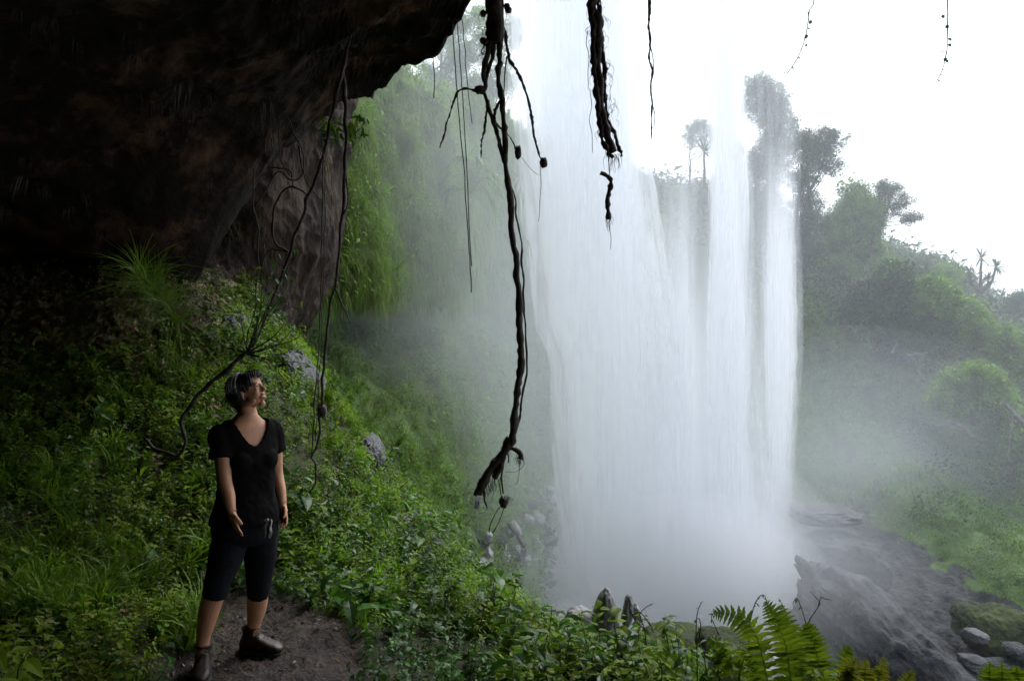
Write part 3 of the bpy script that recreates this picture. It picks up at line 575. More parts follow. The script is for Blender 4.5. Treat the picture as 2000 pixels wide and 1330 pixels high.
scatter_build("cliff_foliage", grp, [M_moss, M_far, M_grass, M_stem])
def hl_mask(kind):
    iv = inview(40)
    def f(p, n):
        u, v = uv_of(p); nz = fbm(p * .25 + 15, 3); rock = sm(0, 40, v - (1000 + .55 * np.maximum(u - 1680, 0)))
        ridge = np.exp(-((v - np.interp(u, [1560, 1650, 1750, 1850, 1950, 2100], [640, 690, 775, 850, 920, 1000])) / 60) ** 2)
        mound = np.exp(-((v - np.interp(u, [1600, 1700, 1790, 1870, 1960, 2050], [1000, 960, 935, 975, 1060, 1120])) / 32) ** 2); ridge = np.maximum(ridge, mound)
        if kind == 'leaf': w = 1 + nz - ridge * 1.3
        if kind == 'grass': w = ridge * 2.5 + .35 * sm(-.1, .2, nz)
        if kind == 'bush': w = ((v < 700) | (u > 1780)) * (1 + nz) * (1 - ridge)
        return np.maximum(w, 0) * (iv(p, n) > 0) * (1 - rock)
    return f
grp = []
for kind, n, pr, s0, mo in (('leaf', 26000, LF, .6, 0), ('bush', 8000, LF, .9, 2), ('grass', 17000, BL, .62, 1)):
    p, nn = hill.scatter(n, hl_mask(kind)); grp.append((pr, p + nn * .1 + (RNG.random((n, 1)) ** 2 * (1.6 if kind == 'bush' else .3)) * Zup, lean(nn, .5), sc(.3, s0, n) * dsc(p, 46) ** 1.5, mo))
scatter_build("hillside_foliage", grp, [M_far, M_grass, M_tree, M_stem])

# ------------------------------------------------------------------ trees
def crown_pts(ells, n, seed=0, hollow=.25, gap=.0):
    ells = np.array(ells, float); vol = ells[:, 3] * ells[:, 4] * ells[:, 5]; k = RNG.choice(len(ells), n * 3, p=vol / vol.sum())
    d = unit(RNG.normal(0, 1, (n * 3, 3))); r = RNG.random((n * 3, 1)) ** .45; p = ells[k, :3] + d * r * ells[k, 3:]
    size = ells[:, 3].mean(); keep = fbm(p / (size * .28) + seed, 3) > gap + .06; return p[keep][:int(n * .9)]
def tree(name, label, base_uv, Y, ells, trunk, leaf_s=.45, n=2200, mat=None, group="trees along the skyline", gap=-.05, limbs=6, tr=.16, dens_proto=None, cat="tree"):
    """ells in photograph pixels: (u, v, ru, rv); trunk: list of (u, v)"""
    s = Y / F; base = P(*base_uv, Y); th = thing(name, label, cat, base, group); dp = RNG.uniform(-.6, .6, len(ells))
    E = [(*(P(u, v, Y + (dp[k] * ru * s))), ru * s, ru * s * .9, rv * s) for k, (u, v, ru, rv) in enumerate(ells)]
    b = Bag(); tp = smooth_path([P(u, v, Y) for u, v in trunk], 14, .15, Y); b.add(*tube(tp, np.linspace(tr, tr * .35, 14), 7, .2))
    for k, e in enumerate(E):
        for q in range(max(1, limbs // len(E) + 1)):
            t0 = tp[min(13, RNG.integers(5, 13))]; tgt = np.array(e[:3]) + RNG.normal(0, .35, 3) * np.array(e[3:]); mid = (t0 + tgt) / 2 + np.array((0, 0, -.1 * np.linalg.norm(tgt - t0)))
            b.add(*tube(smooth_path([t0, mid, tgt], 8, .1, k), np.linspace(tr * .38, tr * .08, 8), 5))
    b.build("trunk", M_bark, th, True)
    p = crown_pts(E, n, Y, gap=gap); k = len(p); bb = Bag(); M = frames(unit(RNG.normal(0, .5, (k, 3)) + Zup), RNG.uniform(0, 6.28, k)); which = RNG.integers(0, 4, k)
    for j in range(4):
        V, T, m = stamp((dens_proto or LF)[j], p[which == j], M[which == j], sc(.3, leaf_s, (which == j).sum())); bb.add(V, T)
    bb.build("crown", mat or M_tree, th); return th
tree("feathery_tree", "tallest thin feathery tree on the skyline, half veiled by the falling water", (1512, 500), 47, [(1495, 200, 46, 48), (1520, 250, 38, 60), (1480, 165, 28, 25), (1500, 320, 42, 55), (1490, 400, 36, 45), (1500, 455, 40, 30)], [(1512, 505), (1516, 420), (1508, 330), (1500, 220)], .34, 4600, gap=-.32)
tree("slender_tree", "bare slender trunk with a small pale crown left of the tallest skyline tree", (1480, 480), 48, [(1470, 390, 16, 24), (1465, 350, 14, 16), (1482, 330, 12, 14)], [(1480, 485), (1482, 400), (1478, 340)], .34, 260, tr=.09)
tree("broadleaf_tree", "dark broadleaf tree with an open layered crown right of the tallest skyline tree", (1552, 510), 46, [(1590, 285, 55, 34), (1630, 270, 26, 18), (1620, 325, 32, 20), (1565, 340, 34, 36), (1575, 400, 38, 36), (1590, 440, 32, 24), (1560, 470, 32, 22), (1600, 490, 30, 20)], [(1552, 520), (1556, 440), (1560, 380), (1580, 300)], .34, 3000, gap=.0, limbs=16)
tree("dense_tree", "dense leafy green tree crown where the skyline starts to drop right", (1650, 545), 45, [(1670, 395, 34, 42), (1695, 430, 34, 45), (1640, 450, 34, 55), (1690, 480, 36, 38), (1640, 520, 42, 30), (1715, 400, 20, 26)], [(1650, 580), (1655, 500), (1670, 420)], .4, 4200, M_far, gap=-.3, tr=.3)
tree("sprawling_tree", "thin dark tree whose loose sprays lean far right against white sky", (1700, 500), 44, [(1735, 370, 26, 18), (1760, 392, 24, 18), (1778, 425, 24, 11), (1745, 410, 18, 16), (1720, 360, 16, 10)], [(1700, 500), (1712, 440), (1738, 395)], .3, 620, gap=.05, limbs=10, tr=.1)
tree("thin_tree", "pale thin tree with a round wispy crown seen between two veils of water", (1347, 385), 54, [(1365, 255, 28, 22), (1345, 270, 14, 26), (1382, 275, 16, 20)], [(1347, 400), (1348, 330), (1352, 265)], .3, 560, gap=.0, tr=.09)
tree("misty_tree", "faint tree seen straight through the narrow bright veil of water", (1432, 420), 53, [(1430, 320, 20, 45), (1420, 360, 18, 30), (1440, 290, 14, 16)], [(1432, 430), (1431, 320)], .35, 900, gap=-.1, tr=.1)
for i, (u, v, ru, rv, lab) in enumerate([(1262, 392, 22, 22, "small rounded tree at the left end of the gap in the falls"), (1322, 392, 20, 20, "spiky low tree in the middle of the gap in the falls"), (1400, 398, 26, 26, "bushy low tree at the foot of the palm seen through the falls"), (1460, 420, 24, 30, "low tree at the foot of the slender pale tree"), (1780, 522, 40, 16, "low rounded tree on the falling skyline right of the dense crown"), (1840, 535, 32, 18, "low tree on the skyline just left of the rosette palms"), (1990, 592, 24, 22, "low tree at the right edge of the photograph on the skyline"), (1730, 520, 26, 26, "bushy low tree at the right foot of the dense crown")]):
    tree("low_tree", lab, (u, v + rv), 48, [(u, v, ru, rv), (u + ru * .6, v + rv * .4, ru * .6, rv * .6), (u - ru * .7, v + rv * .5, ru * .6, rv * .6)], [(u, v + rv * 1.6), (u + 2, v)], .36, 620, M_far if i % 2 else M_tree, gap=-.2, tr=.1, limbs=3)
for i, (u, v, ru, rv, lab) in enumerate([(1790, 640, 60, 55, "dark round shrubby tree low on the hazy hillside below the skyline"), (1700, 590, 45, 36, "shadowy tree on the hillside under the dense crown"), (1880, 640, 50, 48, "dark tree on the hillside under the rosette palms"), (1960, 700, 55, 60, "dark bushy tree by the right edge above the grassy ridge"), (1745, 560, 32, 40, "cone shaped dark tree on the hillside left of centre of the slope"), (1900, 760, 60, 40, "wide bush above the fallen white branch"), (1975, 860, 34, 50, "bush beside the leaning grey trunk at the right edge"), (1820, 580, 40, 30, "small bushy tree directly below the rosette palms' ridge")]):
    tree("hillside_tree", lab, (u, v + rv), 40 - i * .3 if v < 720 else 33, [(u, v, ru, rv), (u + ru * .6, v + rv * .4, ru * .6, rv * .6), (u - ru * .7, v + rv * .5, ru * .6, rv * .6), (u, v - rv * .6, ru * .5, rv * .5)], [(u, v + rv * 1.6), (u + 2, v)], .5, 2600, M_tree if i in (0, 1, 4) else M_far, group="bushy trees on the hillside", gap=-.25, tr=.14, limbs=5)
# crown behind the cliff at upper left with sky gaps
for u, v, ells, lab in [(870, 260, [(850, 70, 34, 40), (890, 110, 36, 40), (860, 180, 30, 40), (905, 165, 30, 30), (895, 50, 30, 24), (835, 150, 22, 30)], "leafy tree with sky gaps standing behind the cliff beside the thin cords"),
                        (965, 300, [(950, 90, 36, 46), (985, 150, 30, 50), (940, 180, 34, 40), (1000, 60, 26, 40), (960, 240, 36, 40), (940, 30, 30, 20)], "leafy tree behind the cliff directly behind the big hanging root")]:
    tree("leafy_tree", lab, (u, v), 37, ells, [(u, v + 30), (u - 5, v - 60), (u - 5, v - 150)], .3, 2600, M_far, group="trees above the mossy cliff", gap=.06, tr=.13, limbs=14)
# rosette palms
def rosette(c, R, n, seed, w=.05):
    r = random.Random(seed); b = Bag()
    for k in range(n):
        yaw = r.uniform(0, 6.28); pit = r.uniform(-.5, 1.3); V, T, m = leaf(1, w * 2, .1, .35, 5); V = V * R * r.uniform(.75, 1.1); b.add(V @ rotm(yaw, pit).T + c, T)
    return b
def dracaena(label, base, Y, heads, group="rosette palms on the skyline", R=.9):
    th = thing("rosette_palm", label, "palm", P(*base, Y), group); b = Bag(); c0 = P(*base, Y)
    for u, v in heads:
        tip = P(u, v, Y); mid = (c0 + tip) / 2 + np.array(((tip - c0)[0] * .2, 0, -.2)); b.add(*tube(smooth_path([c0, mid, tip], 8, .05), np.linspace(.12, .07, 8), 6))
    b.build("trunk", M_bark, th, True)
    for k, (u, v) in enumerate(heads): rosette(P(u, v, Y), R * random.uniform(.8, 1.1), 46, k + int(u), .05).build("leaf_head", M_tree, th)
dracaena("rosette palm with four spiky heads standing above the skyline at far right", (1915, 570), 50, [(1916, 505), (1893, 532), (1945, 522), (1930, 548)], R=1.0)
dracaena("single short rosette palm beside the four-headed one on the skyline", (1873, 570), 50, [(1872, 526), (1888, 545)], R=1.0)
dracaena("star shaped rosette palm below the pale thin tree seen between the veils", (1378, 400), 52, [(1375, 298)], R=1.6)
# pale drooping palm on the cliff, behind the thin cords
th = thing("cliff_palm", "pale palm with long drooping fronds growing on the mossy cliff left of the falls", "palm", P(915, 400, 20.5))
for k, (du, dv) in enumerate([(-70, -20), (-50, -60), (-15, -85), (25, -80), (60, -50), (75, -5), (65, 35), (-60, 30)]):
    c0 = P(915, 380, 20.4); tip = P(915 + du, 380 + dv, 20.0 - .3 * (k % 3)); mid = (c0 + tip) / 2 + np.array((0, -.3, .35)); ps = smooth_path([c0, mid, tip + np.array((0, 0, -.25))], 22); b = Bag(); b.add(*tube(ps, np.linspace(.02, .004, 22), 3)); tg = unit(np.gradient(ps, axis=0))
    for j in range(2, 22):
        for sd_ in (-1, 1):
            side = unit(np.cross(tg[j], Zup)) * sd_; d = unit(side * .8 + tg[j] * .5 - Zup * .35); l = .34 * math.sin(math.pi * (j / 22) ** .7) + .05
            a = ps[j]; wv = np.cross(d, Zup) * .022; b.add([a - wv, a + wv, a + d * l * .6 + wv - Zup * .02, a + d * l * .6 - wv, a + d * l - Zup * .08], [(0, 1, 2), (0, 2, 3), (3, 2, 4)])
    b.build("frond", M_grass, th)

# ------------------------------------------------------------------ boulders, logs
def rock(name, label, u, v, Y, ru, rv, ry, mat, seed=0, amp=.22, ridge=.12, group=None, rot=0, sq=1.6, fine=.0, taper=0):
    s = Y / F; V, T = blob((0, 0, 0), (ru * s, ry, rv * s), 160 if fine else 72, 110 if fine else 48, amp, 1.3, seed, ridge, sq); V[:, 0] *= 1 - taper * np.clip(V[:, 2] / (rv * s) * .5 + .5, 0, 1.2); V = V * (1 + fine * (ridged(V * .9 + seed, 5) * .5 + .6 * fbm(V * 2.4, 4)))[:, None]; cr, sr = math.cos(rot), math.sin(rot)
    V = V @ np.array([[cr, 0, sr], [0, 1, 0], [-sr, 0, cr]]).T; o = obj(name, V, T, mat, None, None, True); o.location = P(u, v, Y); tag(o, label, "rock", group); return o
rock("boulder", "huge dark wet boulder slanting down to the right beside the falls", 1770, 1345, 22, 235, 105, 2.4, M_boulder, 3, .3, .16, rot=.62, fine=.14)
rock("boulder", "rounded pale boulder with a mossy top right of the huge dark slanting one", 1932, 1225, 22.5, 52, 40, .8, M_mossrock, 8, .3, .12, fine=.2)
rock("boulder", "flat ledge of pale wet rock half lost in spray right of the falls", 1612, 1004, 28.5, 58, 14, 1.0, M_wet, 5, .25, .12)
rock("boulder", "dark block under the pale ledge in the spray", 1640, 1110, 27.5, 75, 62, 1.2, M_boulder, 15, .2, .15)
rock("boulder", "low dark green boulder behind the ferns, nearer the falls", 1320, 1275, 13, 70, 42, .7, M_mossrock, 21, .15, .05)
rock("boulder", "peaked dark green boulder behind the tallest arching fern", 1425, 1275, 12, 55, 38, .6, M_mossrock, 22, .2, .08)
def scree_label(i): return 'loose grey rock in the scree left of the foot of the falls' if i % 3 else 'dark wet rock among the grey scree left of the foot of the falls'
for i in range(48):
    u, v = 1040 + 60 * RNG.normal(), 1060 + 50 * RNG.normal(); u = float(np.clip(u, 930, 1075)); v = float(np.clip(v, 960, 1150)); Yr = float(np.interp(u, [940, 1020, 1060], [18.5, 23.5, 26.5])) - .3
    rock("scree_rock", scree_label(i), u, v, Yr, RNG.uniform(5, 15), RNG.uniform(4, 10), RNG.uniform(.15, .4), M_gray if i % 3 else M_boulder, i * 3.3, .35, .1, "scree rocks at the foot of the cliff", RNG.uniform(-.6, .6), 2.0)
for i, (u, v, ru, rv) in enumerate([(1900, 1290, 20, 8), (1950, 1300, 26, 9), (1850, 1318, 22, 8), (1985, 1270, 18, 10), (1760, 1318, 24, 9), (1800, 1240, 14, 7), (1905, 1240, 16, 9)]):
    rock("stream_rock", "low wet rock in the stream, " + ["left of the mossy boulder", "right under the mossy boulder", "lowest near the frame bottom", "at the right edge", "at the foot of the slanting boulder", "resting against the slanting boulder", "in the gap between both boulders"][i], u, v, 20.5, ru, rv, .35, M_boulder if i % 2 else M_wet, i * 7.1, .3, .1, "wet rocks in the stream")
M_log = plain("bleached_wood", (.13, .125, .115), .8, .2, .25, 8, .6, .02)
def branch_thing(name, label, paths, Y, mat, cat, group=None, part="limb"):
    th = thing(name, label, cat, P(*paths[0][0][0][:2], Y), group)
    for pts, r0, r1 in paths:
        p = smooth_path([P(u, v, Y) for u, v in pts], 16, .01 * Y / 5); Bag().add(*tube(p, np.linspace(r0, r1, 16), 8, .25)).build(part, mat, th, True)
    return th
branch_thing("fallen_log", "white fallen branch lying on the hillside in two curved limbs", [([(1825, 831), (1848, 829), (1872, 838), (1888, 842)], .10, .05), ([(1862, 824), (1885, 838), (1902, 855), (1916, 862)], .13, .06)], 33, M_log, "log")
branch_thing("leaning_trunk", "grey bare trunk leaning at the right edge above the slope", [([(1962, 786), (1980, 806), (2003, 832), (2030, 870)], .07, .12), ([(1980, 806), (1972, 850), (1968, 900)], .06, .03)], 31, M_log, "dead tree")
branch_thing("fallen_log", "thin pale log lying on the scree below the mossy cliff", [([(995, 1020), (1008, 1040), (1024, 1068)], .07, .05)], 20.2, M_log, "log")
branch_thing("fallen_log", "small bleached twisted branch high on the slope right of the falls", [([(1770, 694), (1790, 690), (1812, 692)], .06, .04), ([(1740, 690), (1750, 676), (1752, 664)], .05, .03)], 36, M_log, "log")

# ------------------------------------------------------------------ hanging roots
def strand(parent, pts, Y, w0, w1, name="root_strand", n=None, mat=None, bump=.45, jit=.012, sides=8, seed=0, dy=0):
    """pts in photograph pixels (u, v[, dY]); widths in photograph pixels"""
    A = [P(q[0], q[1], Y + (q[2] if len(q) > 2 else 0)) for q in pts]; n = n or max(8, int(6 * len(pts)))
    p = smooth_path(A, n, jit, seed); s = Y / F / 2; r = np.linspace(w0, w1, n) * s * (1 + .18 * vnoise(p * 14 + seed))
    return Bag().add(*tube(p, np.maximum(r, .0012), sides, bump, seed)).build(name, mat or M_root, parent, True)
def hairs(parent, centers, Y, n, length, name="root_hair", seed=0, spread=6, w=1.1, side=1.0):
    r = random.Random(seed); b = Bag()
    for k in range(n):
        u, v = r.choice(centers); u += r.uniform(-spread, spread); v += r.uniform(-spread, spread); l = length * r.uniform(.4, 1.1); a = r.uniform(-1, 1) * side
        pts = [P(u, v, Y), P(u + a * l * .35, v + l * .35, Y + r.uniform(-.03, .03)), P(u + a * l * .3 + r.uniform(-2, 2), v + l * .7, Y), P(u + a * l * .2, v + l, Y + r.uniform(-.03, .03))]
        p = smooth_path(pts, 9, .004, k); b.add(*tube(p, np.linspace(w, w * .5, 9) * Y / F / 2, 3))
    return b.build(name, M_root, parent)
def knot(parent, u, v, Y, ru, rv, name="root_knot", seed=0):
    s = Y / F; V, T = blob(P(u, v, Y), (ru * s, ru * s, rv * s), 22, 16, .45, 2.2, seed, .15); return obj(name, V, T, M_root, parent, None, True)
RY = 5.2
rt = thing("hanging_root", "longest hanging root, a thick many-branched black root dangling in front of the falls", "root", P(967, -60, RY + .3), "roots hanging from the cave lip")
strand(rt, [(966, -150, .4), (967, -40, .1), (966, 0), (965, 40), (967, 85)], RY, 34, 24, "root_trunk", 40, bump=.6, seed=1)
strand(rt, [(975, -60, .1), (980, 0), (975, 30), (972, 75), (982, 60)], RY, 14, 9, bump=.7, seed=2)
strand(rt, [(958, -60, .1), (953, 0), (957, 30), (955, 70)], RY, 13, 10, bump=.7, seed=3)
strand(rt, [(958, 62), (955, 95), (947, 120), (944, 145), (948, 168), (938, 182)], RY, 15, 8, seed=4)
strand(rt, [(962, 80), (960, 110), (952, 145), (949, 170), (944, 182)], RY, 11, 7, seed=5)
knot(rt, 937, 176, RY, 11, 8, seed=3)
strand(rt, [(944, 182), (953, 205), (962, 235), (970, 262), (977, 290), (985, 318)], RY, 9, 8, seed=6)
strand(rt, [(974, 70), (976, 100), (977, 120), (971, 135), (974, 165), (981, 195), (984, 230), (986, 270), (986, 315)], RY, 13, 11, seed=7)
strand(rt, [(985, 300), (989, 340), (994, 385), (998, 430), (1003, 480), (1009, 530), (1014, 590), (1016, 640), (1018, 680), (1016, 720), (1010, 765), (1006, 800), (1002, 835), (1000, 862), (984, 882)], RY, 11, 15, "root_trunk", 90, seed=8)
strand(rt, [(996, 350), (1003, 380), (1010, 418), (1014, 450), (1019, 500), (1024, 560), (1025, 620), (1029, 680), (1026, 740), (1018, 790), (1010, 830), (1002, 856)], RY + .03, 3, 5, n=70, seed=9)
strand(rt, [(937, 178), (915, 176), (897, 181), (887, 200), (877, 230), (867, 260), (859, 291)], RY, 5, 3, n=40, bump=.9, seed=10)
strand(rt, [(947, 186), (949, 215), (946, 245), (944, 262), (939, 280), (938, 309)], RY, 5, 3.5, n=40, bump=1.0, seed=11)
strand(rt, [(978, 50), (988, 66), (992, 95), (996, 118), (1010, 140), (1024, 172), (1033, 210), (1038, 240), (1044, 272), (1052, 302), (1058, 314)], RY, 7, 4, n=60, bump=.7, seed=12)
strand(rt, [(992, 110), (986, 150), (983, 190)], RY, 3, 2, seed=13)
strand(rt, [(968, 212), (967, 232), (973, 246), (990, 258), (1003, 275), (1010, 292)], RY, 5, 3, n=36, bump=.8, seed=14)
strand(rt, [(983, 195), (972, 212), (967, 226)], RY, 6, 5, seed=15)
knot(rt, 1062, 318, RY, 7, 10, seed=5); knot(rt, 1012, 298, RY, 6, 13, seed=6)
strand(rt, [(1056, 325), (1055, 355), (1056, 385), (1053, 412), (1052, 434)], RY, 1.6, 1, n=30, seed=16); strand(rt, [(1018, 308), (1030, 322), (1042, 335), (1054, 343)], RY, 1, .8, n=14, seed=17)
strand(rt, [(998, 855), (986, 878), (972, 896), (956, 922), (943, 945), (934, 966)], RY, 17, 17, "root_trunk", 40, seed=18)
strand(rt, [(937, 935), (944, 958), (946, 975), (950, 992)], RY, 8, 2, seed=19); strand(rt, [(941, 940), (934, 955), (930, 966)], RY, 12, 7, seed=20)
strand(rt, [(988, 874), (1002, 876), (1014, 880), (1019, 889), (1016, 898)], RY, 8, 11, n=26, seed=21)
strand(rt, [(990, 880), (995, 892), (996, 903)], RY, 4, 3, seed=22); strand(rt, [(986, 884), (980, 902), (973, 920), (965, 932)], RY, 8, 14, seed=23)
strand(rt, [(982, 905), (979, 925), (981, 945), (983, 965)], RY, 4, 3, seed=24); strand(rt, [(980, 925), (976, 945), (978, 968)], RY, 2, 2, seed=25)
knot(rt, 984, 980, RY, 8, 11, seed=9)
strand(rt, [(978, 988), (968, 1006), (960, 1024), (957, 1040)], RY, 1.8, 2.2, n=20, seed=26); strand(rt, [(986, 990), (977, 1014), (968, 1030), (961, 1042)], RY, 1.6, 2, n=20, seed=27)
strand(rt, [(1020, 893), (1022, 905), (1012, 917), (998, 921), (988, 920)], RY, 1.2, .8, n=20, seed=28); strand(rt, [(1018, 900), (1014, 925), (1009, 948)], RY, 1.4, .8, n=16, seed=29)
hairs(rt, [(962, 936), (970, 932), (955, 945)], RY, 34, 26, seed=1); hairs(rt, [(984, 975), (990, 970)], RY, 26, 14, seed=2, spread=4, side=2.2); hairs(rt, [(1012, 893), (1018, 890)], RY, 18, 18, seed=3)
hairs(rt, [(950, 20), (952, 60), (985, 15), (955, 80), (948, 95)], RY, 60, 24, seed=4, spread=9, side=2.5); hairs(rt, [(950, 86)], RY, 20, 14, seed=5)
for k, (u, v) in enumerate([(990, 14), (993, 20), (944, 27), (948, 84), (943, 80), (981, 56), (958, 30)]): knot(rt, u, v, RY, 6, 6, "root_knot", 20 + k)

r2 = thing("hanging_root", "thick shaggy black root hanging in front of the middle of the falls", "root", P(1157, -80, RY), "roots hanging from the cave lip")
strand(r2, [(1150, -160, .3), (1154, -50), (1158, 0), (1163, 45), (1168, 90), (1169, 140), (1172, 180), (1175, 215), (1184, 250), (1190, 275), (1200, 298)], RY, 22, 13, "root_trunk", 80, bump=.55, seed=31)
strand(r2, [(1150, -80), (1153, 0), (1157, 50), (1161, 110), (1162, 160), (1167, 200), (1172, 240), (1176, 270), (1186, 292), (1196, 310)], RY - .02, 12, 9, n=80, bump=.9, seed=32)
strand(r2, [(1160, -40), (1168, 20), (1174, 70), (1177, 120), (1180, 165), (1185, 210), (1192, 240), (1202, 270), (1206, 290), (1213, 308)], RY + .02, 9, 8, n=80, bump=1.0, seed=33)
hairs(r2, [(1152 + i * 2.0, 10 + i * 22) for i in range(12)] + [(1175 + i * 2.2, 10 + i * 22) for i in range(12)], RY, 110, 26, seed=33, spread=7, side=1.6)
hairs(r2, [(1192, 300), (1205, 305), (1188, 295)], RY, 26, 32, seed=34, spread=5, side=.6); strand(r2, [(1148, 60), (1147, 90), (1150, 130), (1150, 175)], RY, 1.6, 1.2, n=30, jit=.02, seed=35)
strand(r2, [(1174, -30), (1174, 20), (1175, 60), (1178, 110)], RY, 2, 1.6, n=30, seed=36); strand(r2, [(1156, 175), (1157, 210), (1154, 240), (1156, 265), (1158, 300)], RY, 1.4, 1, n=30, jit=.02, seed=37)
strand(r2, [(1185, 300), (1187, 320), (1188, 350)], RY, 2, 1.6, "root_thread", 12, seed=38)
r3 = thing("broken_root", "short broken crooked piece of root dangling on threads under the shaggy root", "root", P(1188, 348, RY))
strand(r3, [(1172, 339), (1183, 347), (1191, 356), (1190, 372), (1188, 390), (1190, 410), (1191, 428)], RY, 8, 9, "root_piece", 40, bump=.6, seed=41); hairs(r3, [(1190, 425), (1193, 418)], RY, 14, 26, seed=42, spread=5)
strand(r3, [(1191, 428), (1189, 445), (1192, 462), (1190, 486)], RY, 1.6, 1, n=20, jit=.015, seed=43)
r4 = thing("hanging_root", "thin straight double cord of root hanging at right of the shaggy one", "root", P(1268, -80, RY), "roots hanging from the cave lip")
strand(r4, [(1266, -120), (1268, 0), (1270, 60), (1271, 120), (1273, 180), (1273, 230), (1271, 272)], RY, 5, 2.5, n=90, bump=.9, seed=51); strand(r4, [(1270, -100), (1267, 20), (1271, 90), (1274, 160), (1275, 220), (1274, 256)], RY, 2.5, 1.5, n=90, jit=.02, seed=52)
# straight wiry cords at the edge of the overhang
def cord(label, pts, Y, w, group="thin cords hanging beside the overhang", name="aerial_root", mat=None, n=40, jit=.006):
    p = smooth_path([P(*q, Y) for q in pts], n, jit, pts[0][0]); V, T = tube(p, w * Y / F / 2, 5); o = obj(name, V, T, mat or M_root, None, None, True); origin_to(o, p[0]); tag(o, label, "cord", group); return o
cord("thin cord, leftmost of the bunch under the edge of the roof", [(883, 40), (888, 120), (897, 230), (905, 320), (915, 460), (921, 572)], 7.0, 2.2)
cord("thin cord, second from left of the bunch under the edge of the roof", [(892, 30), (899, 120), (906, 230), (912, 330), (918, 470), (921, 520)], 7.05, 2.0)
cord("short thin cord, rightmost of the bunch under the edge of the roof", [(901, 20), (908, 100), (914, 180), (922, 242)], 7.1, 1.6)
cord("short cord with a dark tuft hanging alone left of the bunch", [(845, 60), (846, 110), (848, 150), (848, 192)], 7.7, 2)

# lianas in front of the cave wall
def liana(label, strands, Y, group="lianas hanging along the cave wall", mat=None):
    th = thing("liana", label, "liana", P(*strands[0][0][0][:2], Y), group)
    for k, (pts, w0, w1) in enumerate(strands): strand(th, pts, Y, w0, w1, "liana_stem", bump=.35, seed=60 + k, mat=mat, n=max(20, 8 * len(pts)))
    return th
LY = 6.4
liana("liana slanting down left across the rock face to the leafy sprig", [([(684, 70, .5), (668, 140), (655, 190), (645, 240), (636, 290), (622, 335), (604, 380), (590, 425), (580, 455), (568, 490), (553, 530), (535, 580), (515, 630), (492, 680)], 7, 6)], LY)
liana("long straight liana that forks in front of the mossy cliff", [([(668, 130, .3), (674, 200), (676, 280), (673, 360), (668, 430), (662, 500), (656, 562)], 8, 5), ([(656, 562), (646, 590), (640, 640), (634, 700), (630, 760), (628, 800)], 5, 5), ([(656, 562), (667, 590), (676, 612), (684, 632)], 3.5, 2.2), ([(676, 330), (679, 380), (675, 410), (664, 440)], 3, 2.5), ([(628, 790), (625, 830), (621, 865), (610, 892), (618, 910), (614, 940), (600, 968), (584, 990)], 5, 3)], LY)
liana("pair of hair thin lianas hanging parallel left of the forked one", [([(630, 260), (630, 380), (628, 500), (626, 600), (621, 700), (614, 800), (609, 880), (606, 895)], 2.2, 2.2), ([(636, 330), (634, 460), (631, 580), (628, 680), (620, 780), (616, 860)], 1.5, 1.5)], LY - .1)
th = liana("looping bare liana tangle on the dark rock face", [([(600, 385), (585, 372), (566, 366), (552, 376), (540, 400), (534, 425), (533, 460), (540, 478), (553, 486), (562, 492)], 4, 5), ([(585, 285), (590, 320), (592, 340), (582, 352), (566, 352), (545, 335), (530, 352), (512, 385), (498, 402)], 3, 3), ([(496, 330), (496, 400), (503, 440), (505, 500), (502, 560), (495, 620)], 3, 2.5), ([(560, 230), (575, 260), (590, 290), (598, 350), (620, 385), (640, 398)], 3, 2), ([(520, 330), (545, 330), (565, 335), (572, 360), (570, 372)], 3, 2), ([(562, 492), (545, 490), (525, 490), (510, 520)], 4, 3), ([(548, 235), (546, 290), (552, 320), (566, 345)], 2.5, 2)], 6.8)
knot(th, 628, 802, LY, 9, 14, "liana_knot", 3); hairs(th, [(628, 802)], LY, 14, 30, "liana_hair", 5, 5)
def leaves_on(parent, pts, Y, L, name="leaf", mat=None, seed=0, w=.5, each=True, droop=.3, spread=0, depth=.15):
    r = random.Random(seed); b = Bag(); col = []
    for u, v in pts:
        pr = place(leaf(1, w * r.uniform(.8, 1.15), .12, droop * r.uniform(.5, 1.5), 4), rotm(r.uniform(0, 6.28), r.uniform(-1.0, .6), r.uniform(-.8, .8)), P(u + r.uniform(-spread, spread), v + r.uniform(-spread, spread), Y + r.uniform(-depth, depth)), L * r.uniform(.7, 1.2))
        if each: obj(name, pr[0], pr[1], mat or M_leafB, parent)
        else: b.add(pr[0], pr[1])
    if not each: return b.build(name, mat or M_leafB, parent)
# leafy branch arching behind the person
lb = thing("leafy_branch", "thick bowed branch ending in a spray of glossy leaves above the person", "branch", P(483, 690, 6.0))
strand(lb, [(282, 856), (300, 872), (325, 882), (345, 889), (357, 880), (361, 862), (356, 835), (358, 812), (372, 792), (395, 765), (420, 742), (450, 718), (480, 690)], 6.0, 5, 9, "bough", 80, bump=.3, seed=70)
tips = [(510, 540), (545, 600), (575, 640), (590, 655), (560, 560), (530, 580), (440, 650), (430, 640), (500, 600), (560, 690), (590, 710), (535, 520), (470, 600), (410, 650), (545, 670), (570, 600), (572, 500)]
for k, (u, v) in enumerate(tips):
    r = random.Random(k); strand(lb, [(483, 690), ((483 + u) / 2 + r.uniform(-14, 14), (690 + v) / 2 + 6, .1 * r.uniform(-1, 1)), (u, v, .25 * r.uniform(-1, 1))], 6.0, 3.2, 1.2, "twig", 12, bump=.2, seed=80 + k)
    pts = [((483 + (u - 483) * t + r.gauss(0, 7)), (690 + (v - 690) * t + r.gauss(0, 9))) for t in [.35 + .75 * q / 13 for q in range(14)]]
    leaves_on(lb, pts, 6.0 + .25 * r.uniform(-1, 1), .062, "foliage", M_leafB if k % 3 else M_leafA, k, .42, False, .25, 3, .1)
